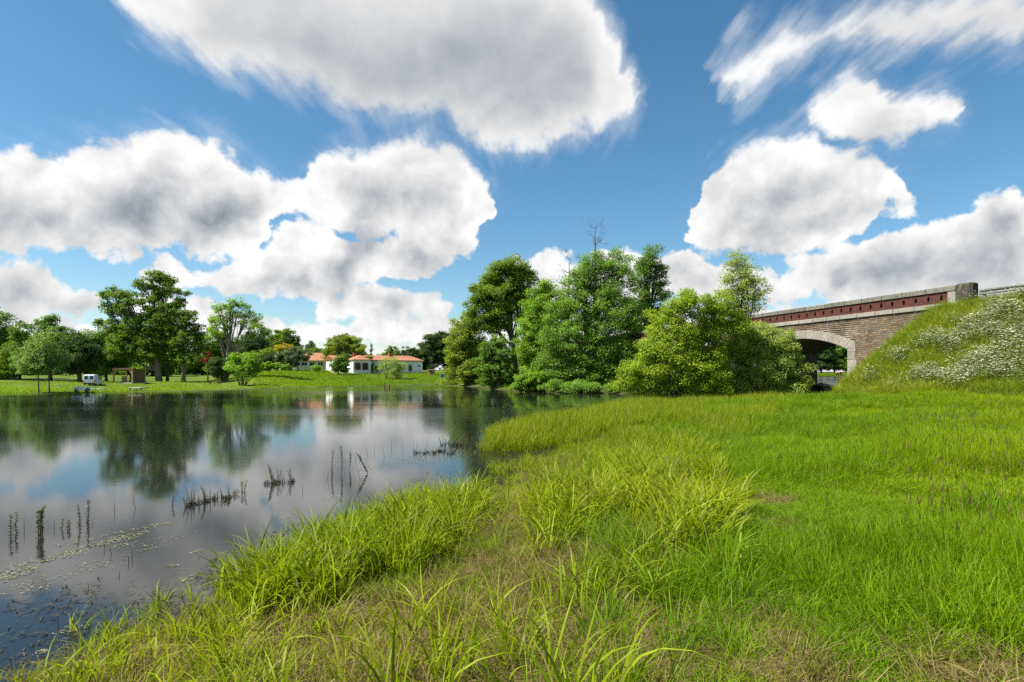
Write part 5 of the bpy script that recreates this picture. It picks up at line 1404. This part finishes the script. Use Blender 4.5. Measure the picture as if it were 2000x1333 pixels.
    scatter('far_bank_grass', 'rough green grass on the far bank below the houses', 'grass', far, xx, yy, np.stack([s, s, s * hh], 1), .2 + .8 * (.4 * rng.random(len(xx)) + .6 * wn(xx, yy, .12, 45)), .15)
    # grass seen through the arch
    n = 5000; yy = rng.uniform(196, 240, n); xx = yy * rng.uniform(.48, .66, n); k = sdist(xx, yy, pond2) > .5
    s = rng.uniform(1, 2, k.sum()); scatter('upstream_grass', 'bright green grass strip beyond the water behind the arch', 'grass', far, xx[k], yy[k], np.stack([s, s, s * .8], 1), .2 + .6 * rng.random(k.sum()), .1)
build_grass()

# ------------------------------------------------------------------ water plants
def water_plants():
    Mwl = mat_leaf('waterweed_leaves', (0.075, 0.085, 0.025), (0.20, 0.22, 0.07), .35, .5)
    Mst = mat_plain('wet_dark_stem', (0.040, 0.026, 0.018), .6, .3, 20)
    Mmoss = mat_leaf('dark_water_moss', (0.012, 0.012, 0.006), (0.05, 0.05, 0.015), .2, .5)
    def stem(R, x0, y0, h, lean, leafy, r=.008, whorl=.045):
        a = rng.uniform(0, 6.28) if lean < .25 else 3.3
        tip = np.array((x0 + math.cos(a) * lean * h, y0 + math.sin(a) * lean * h * .6, h)); st = np.array((x0, y0, -.25))
        c = (st + tip) / 2 + rng.normal(size=3) * .16 * h
        lp = bez(st, c, tip, 6)
        MB().tube(lp, [r, r, r * .95, r * .85, r * .7, r * .4], 5).build('stem', Mst, R, True)
        if not leafy: return
        n = int(h / .018); P = []; Nn = []; S = []
        for i in range(n):
            t = .35 + .65 * i / n; p = bez(st, c, tip, 41)[int(t * 40)]
            for k in range(5):
                an = rng.uniform(0, 6.28); P.append(p + np.array((math.cos(an), math.sin(an), .35)) * whorl * .45 * rng.uniform(.5, 1.1)); Nn.append(unit(np.array((-math.sin(an), math.cos(an), 1.2)) + rng.normal(size=3) * .2)); S.append((math.cos(an), math.sin(an), .5))
        P, Nn, S = np.array(P), np.array(Nn), unit(np.array(S)); l = whorl * rng.uniform(.7, 1.3, len(P))[:, None]
        b = unit(np.cross(Nn, S)) * l * .16
        v = np.stack([P - S * l * .5, P + b, P + S * l * .5, P - b], 1).reshape(-1, 3)
        link('leaves', mesh_arrays('leaves', v, np.arange(len(v)).reshape(-1, 4), Mwl, False, {'tint': ('POINT', np.repeat(rng.random(len(P)), 4))}), R)
    def plant(px_, py_, hpx, kind, label, group, n=1):
        X, Y = px2g(px_, py_); h = hpx / F * Y * rng.uniform(.7, 1.0)
        R = thing('water_plant', label, 'water plant', (X, Y, 0), 0, group)
        if kind == 'leafy': 
            for k in range(n): stem(R, rng.normal() * .022 * (n > 1), rng.normal() * .022, h * rng.uniform(.75, 1) if k else h, rng.uniform(.02, .18), True, .006, .042)
        elif kind == 'bare':
            for k in range(n): stem(R, rng.normal() * .04 * (n > 1), 0, h * (rng.uniform(.6, 1) if k else 1), rng.uniform(.0, .45), False, .0045)
        elif kind == 'lean': stem(R, 0, 0, h, .75, True, .008, .055)
    A = 'leafy water plants standing in the pond'; B = 'bare stems standing in the pond'
    for q in ((24, 1047, 55), (41, 1040, 48), (153, 1025, 58), (168, 1025, 58), (653, 925, 50), (665, 926, 62), (678, 918, 46), (481, 963, 34), (472, 962, 26)):
        plant(*q, 'leafy', 'single upright stem with whorled leaves rising from the pond', A)
    for q in ((55, 1036, 36), (113, 1033, 24), (174, 1026, 26), (184, 1024, 12), (274, 994, 36), (205, 1075, 18), (222, 1085, 20), (258, 1092, 26), (248, 1100, 20), (751, 892, 32), (640, 935, 24), (791, 878, 24), (700, 900, 26), (720, 890, 22), (735, 886, 26), (806, 872, 28), (820, 876, 20), (708, 940, 40), (760, 876, 20), (595, 960, 24), (237, 1125, 18), (175, 1150, 18), (178, 1180, 14), (232, 1190, 18), (835, 868, 20), (1008, 905, 30), (118, 1225, 24), (350, 1200, 24)):
        plant(*q, 'bare', 'thin dark leafless stem standing in the pond', B)
    plant(728, 925, 40, 'lean', 'leafy water plant leaning steeply over its reflection', None)
    plant(85, 1043, 78, 'leafy', 'largest leafy water plant, several stems on a dark base', None, 4)
    plant(133, 1033, 24, 'leafy', 'short bushy water plant with a dark clod at its foot', None, 3)
    plant(229, 1000, 28, 'bare', 'crooked dark twig with a knotted top standing in the pond', None, 2)
    # clumps of old stems
    def clump(pts, label):
        X, Y = px2g(*pts[0][:2]); R = thing('water_plant', label, 'water plant', (X, Y, 0)); mossy = []
        for (a, b, hpx, lf) in pts:
            x, y = px2g(a, b); mossy.append((x - X + rng.normal() * .04, y - Y, .02, .05, .05, rng.uniform(.02, .09))); stem(R, x - X, y - Y, hpx / F * y * rng.uniform(.45, 1), rng.uniform(.02, .6) ** 1.5, lf, .0065, .036)
        pos, nrm, tt, _ = crown_points(np.array(mossy[::2]), 22 * len(mossy), .045); pos[:, 2] = np.abs(pos[:, 2])
        v, f, t = leaf_arrays(pos, nrm, rng.uniform(.015, .05, len(pos)), .4, tt)
        link('moss', mesh_arrays('moss', v, f, Mmoss, False, {'tint': ('POINT', t)}), R)
    clump([(362 + i * 4.6 + rng.uniform(-2, 2), 990 - i * 1.1, rng.uniform(14, 44), rng.random() < .55) for i in range(17)] + [(340, 962 + 26, 30, True), (375, 988, 44, False), (392, 986, 40, True)], 'ragged row of dark rotting stems with green moss')
    clump([(438 + i * 4 + rng.uniform(-2, 2), 981 - i * 2.4, rng.uniform(10, 26), rng.random() < .6) for i in range(7)], 'low mossy end of dark stems beside the ragged row')
    clump([(522 + i * 4.4 + rng.uniform(-2, 2), 946 - i * .4, rng.uniform(14, 40), rng.random() < .4) for i in range(13)] + [(535, 944, 46, True), (541, 944, 46, True)], 'clump of dark stems with one pale leafy shoot in the pond')
    clump([(812 + i * 2.2 + rng.uniform(-2, 2), 888 - rng.uniform(0, 6), rng.uniform(6, 16), False) for i in range(36)], 'band of short reddish brown stems among pale floating leaves')
    clump([(872 + rng.normal() * 16 + 18, 872 - rng.uniform(-4, 6), rng.uniform(8, 26), rng.random() < .3) for i in range(46)], 'thicket of dry reddish stems at the tip of the spit')
    # flowering rush
    X, Y = px2g(540, 1120, .1); z0 = max(gz1(X, Y), 0)
    R = thing('flowering_rush', 'slim pink flowering rush rising from the reed grass', 'flower', (X, Y, z0))
    Mp = mat_plain('pink_petals', (0.42, 0.16, 0.30), .6, .2, 20)
    for dx, hh in ((-.02, .50), (.05, .47)):
        MB().tube([(dx, 0, -.05), (dx * 1.2, 0, .25), (dx * 1.4, 0, hh)], [.004, .003, .002], 5).build('stem', Mst, R, True)
        mbp = MB()
        for k in range(9):
            d = unit(rng.normal(size=3) + np.array((0, 0, .6))) * .035; p = np.array((dx * 1.4, 0, hh)) + d; e = .012
            mbp.add([(p[0] - e, p[1], p[2]), (p[0], p[1] - e * .4, p[2] + e), (p[0] + e, p[1], p[2]), (p[0], p[1] + e * .4, p[2] - e)], [(0, 1, 2, 3)])
        mbp.build('flower_head', Mp, R)
    # floating leaves and weed
    Mf = mat_leaf('floating_leaves', (0.09, 0.095, 0.035), (0.36, 0.35, 0.20), .15, .35)
    Mm = mat_leaf('sunken_weed', (0.018, 0.018, 0.010), (0.085, 0.07, 0.032), .1, .35)
    def floats(name, label, patches, mat, smin, smax, asp=.55):
        P = []
        for (cx, cy, rx, ry, n) in patches:
            for _ in range(n):
                a = rng.uniform(0, 6.28); r = math.sqrt(rng.random()) * (1 if rng.random() < .8 else 1.5)
                P.append(px2g(cx + rx * r * math.cos(a), cy + ry * r * math.sin(a) - (rx * r * math.cos(a)) * .20))
        P = np.array(P); n = len(P); P = np.stack([P[:, 0], P[:, 1], .004 + .006 * rng.random(n)], 1)
        k = gz(P[:, 0], P[:, 1]) < .01; P = P[k]; n = len(P)
        nr = unit(rng.normal(size=(n, 3)) * .10 + np.array((0, 0, 1))); l = rng.uniform(smin, smax, n) * (1 + .04 * P[:, 1])
        v, f, t = leaf_arrays(P, nr, l, asp, rng.random(n))
        v[:, 2] = np.maximum(v[:, 2], .003)
        me = mesh_arrays(name, v, f, mat, False, {'tint': ('POINT', t)})
        link(name, me, None, label, 'pondweed', None, 'stuff')
    floats('floating_leaves', 'pale floating pondweed leaves drifting in streaks on the water', [(250, 1047, 42, 4, 130), (225, 1058, 50, 4, 150), (240, 1066, 30, 3, 60), (175, 1066, 30, 3, 40), (140, 1080, 30, 5, 120), (120, 1090, 40, 2, 40), (260, 1036, 70, 2, 70), (160, 1058, 60, 2, 40), (300, 1072, 40, 2, 25), (200, 1095, 60, 3, 25), (310, 1026, 24, 4, 60), (30, 1120, 40, 10, 200), (60, 1100, 60, 5, 80), (90, 1130, 70, 10, 60), (180, 1110, 60, 8, 40), (60, 1150, 60, 8, 50), (300, 1060, 60, 8, 40), (380, 1080, 14, 3, 30), (335, 1105, 14, 3, 30), (365, 1132, 12, 4, 30),
            (700, 938, 22, 3, 70), (780, 905, 60, 8, 260), (850, 895, 60, 9, 380), (880, 880, 60, 8, 260), (900, 892, 40, 5, 90), (720, 915, 60, 5, 60), (560, 1010, 14, 3, 20), (640, 975, 30, 4, 40), (140, 1230, 26, 5, 40), (80, 1275, 14, 4, 30)], Mf, .008, .032)
    floats('drowned_weed', 'brown half sunken weed near the water edge', [(120, 1220, 110, 40, 110), (240, 1190, 110, 45, 130), (330, 1200, 60, 40, 200), (90, 1290, 110, 40, 120), (200, 1270, 90, 40, 200), (100, 1170, 100, 25, 120), (960, 930, 60, 30, 420), (850, 945, 90, 20, 200), (1040, 890, 80, 12, 300), (420, 1120, 40, 30, 160), (600, 1040, 60, 20, 60)], Mm, .03, .11, .14)
    # reeds standing in the shallows of the inlet
water_plants()
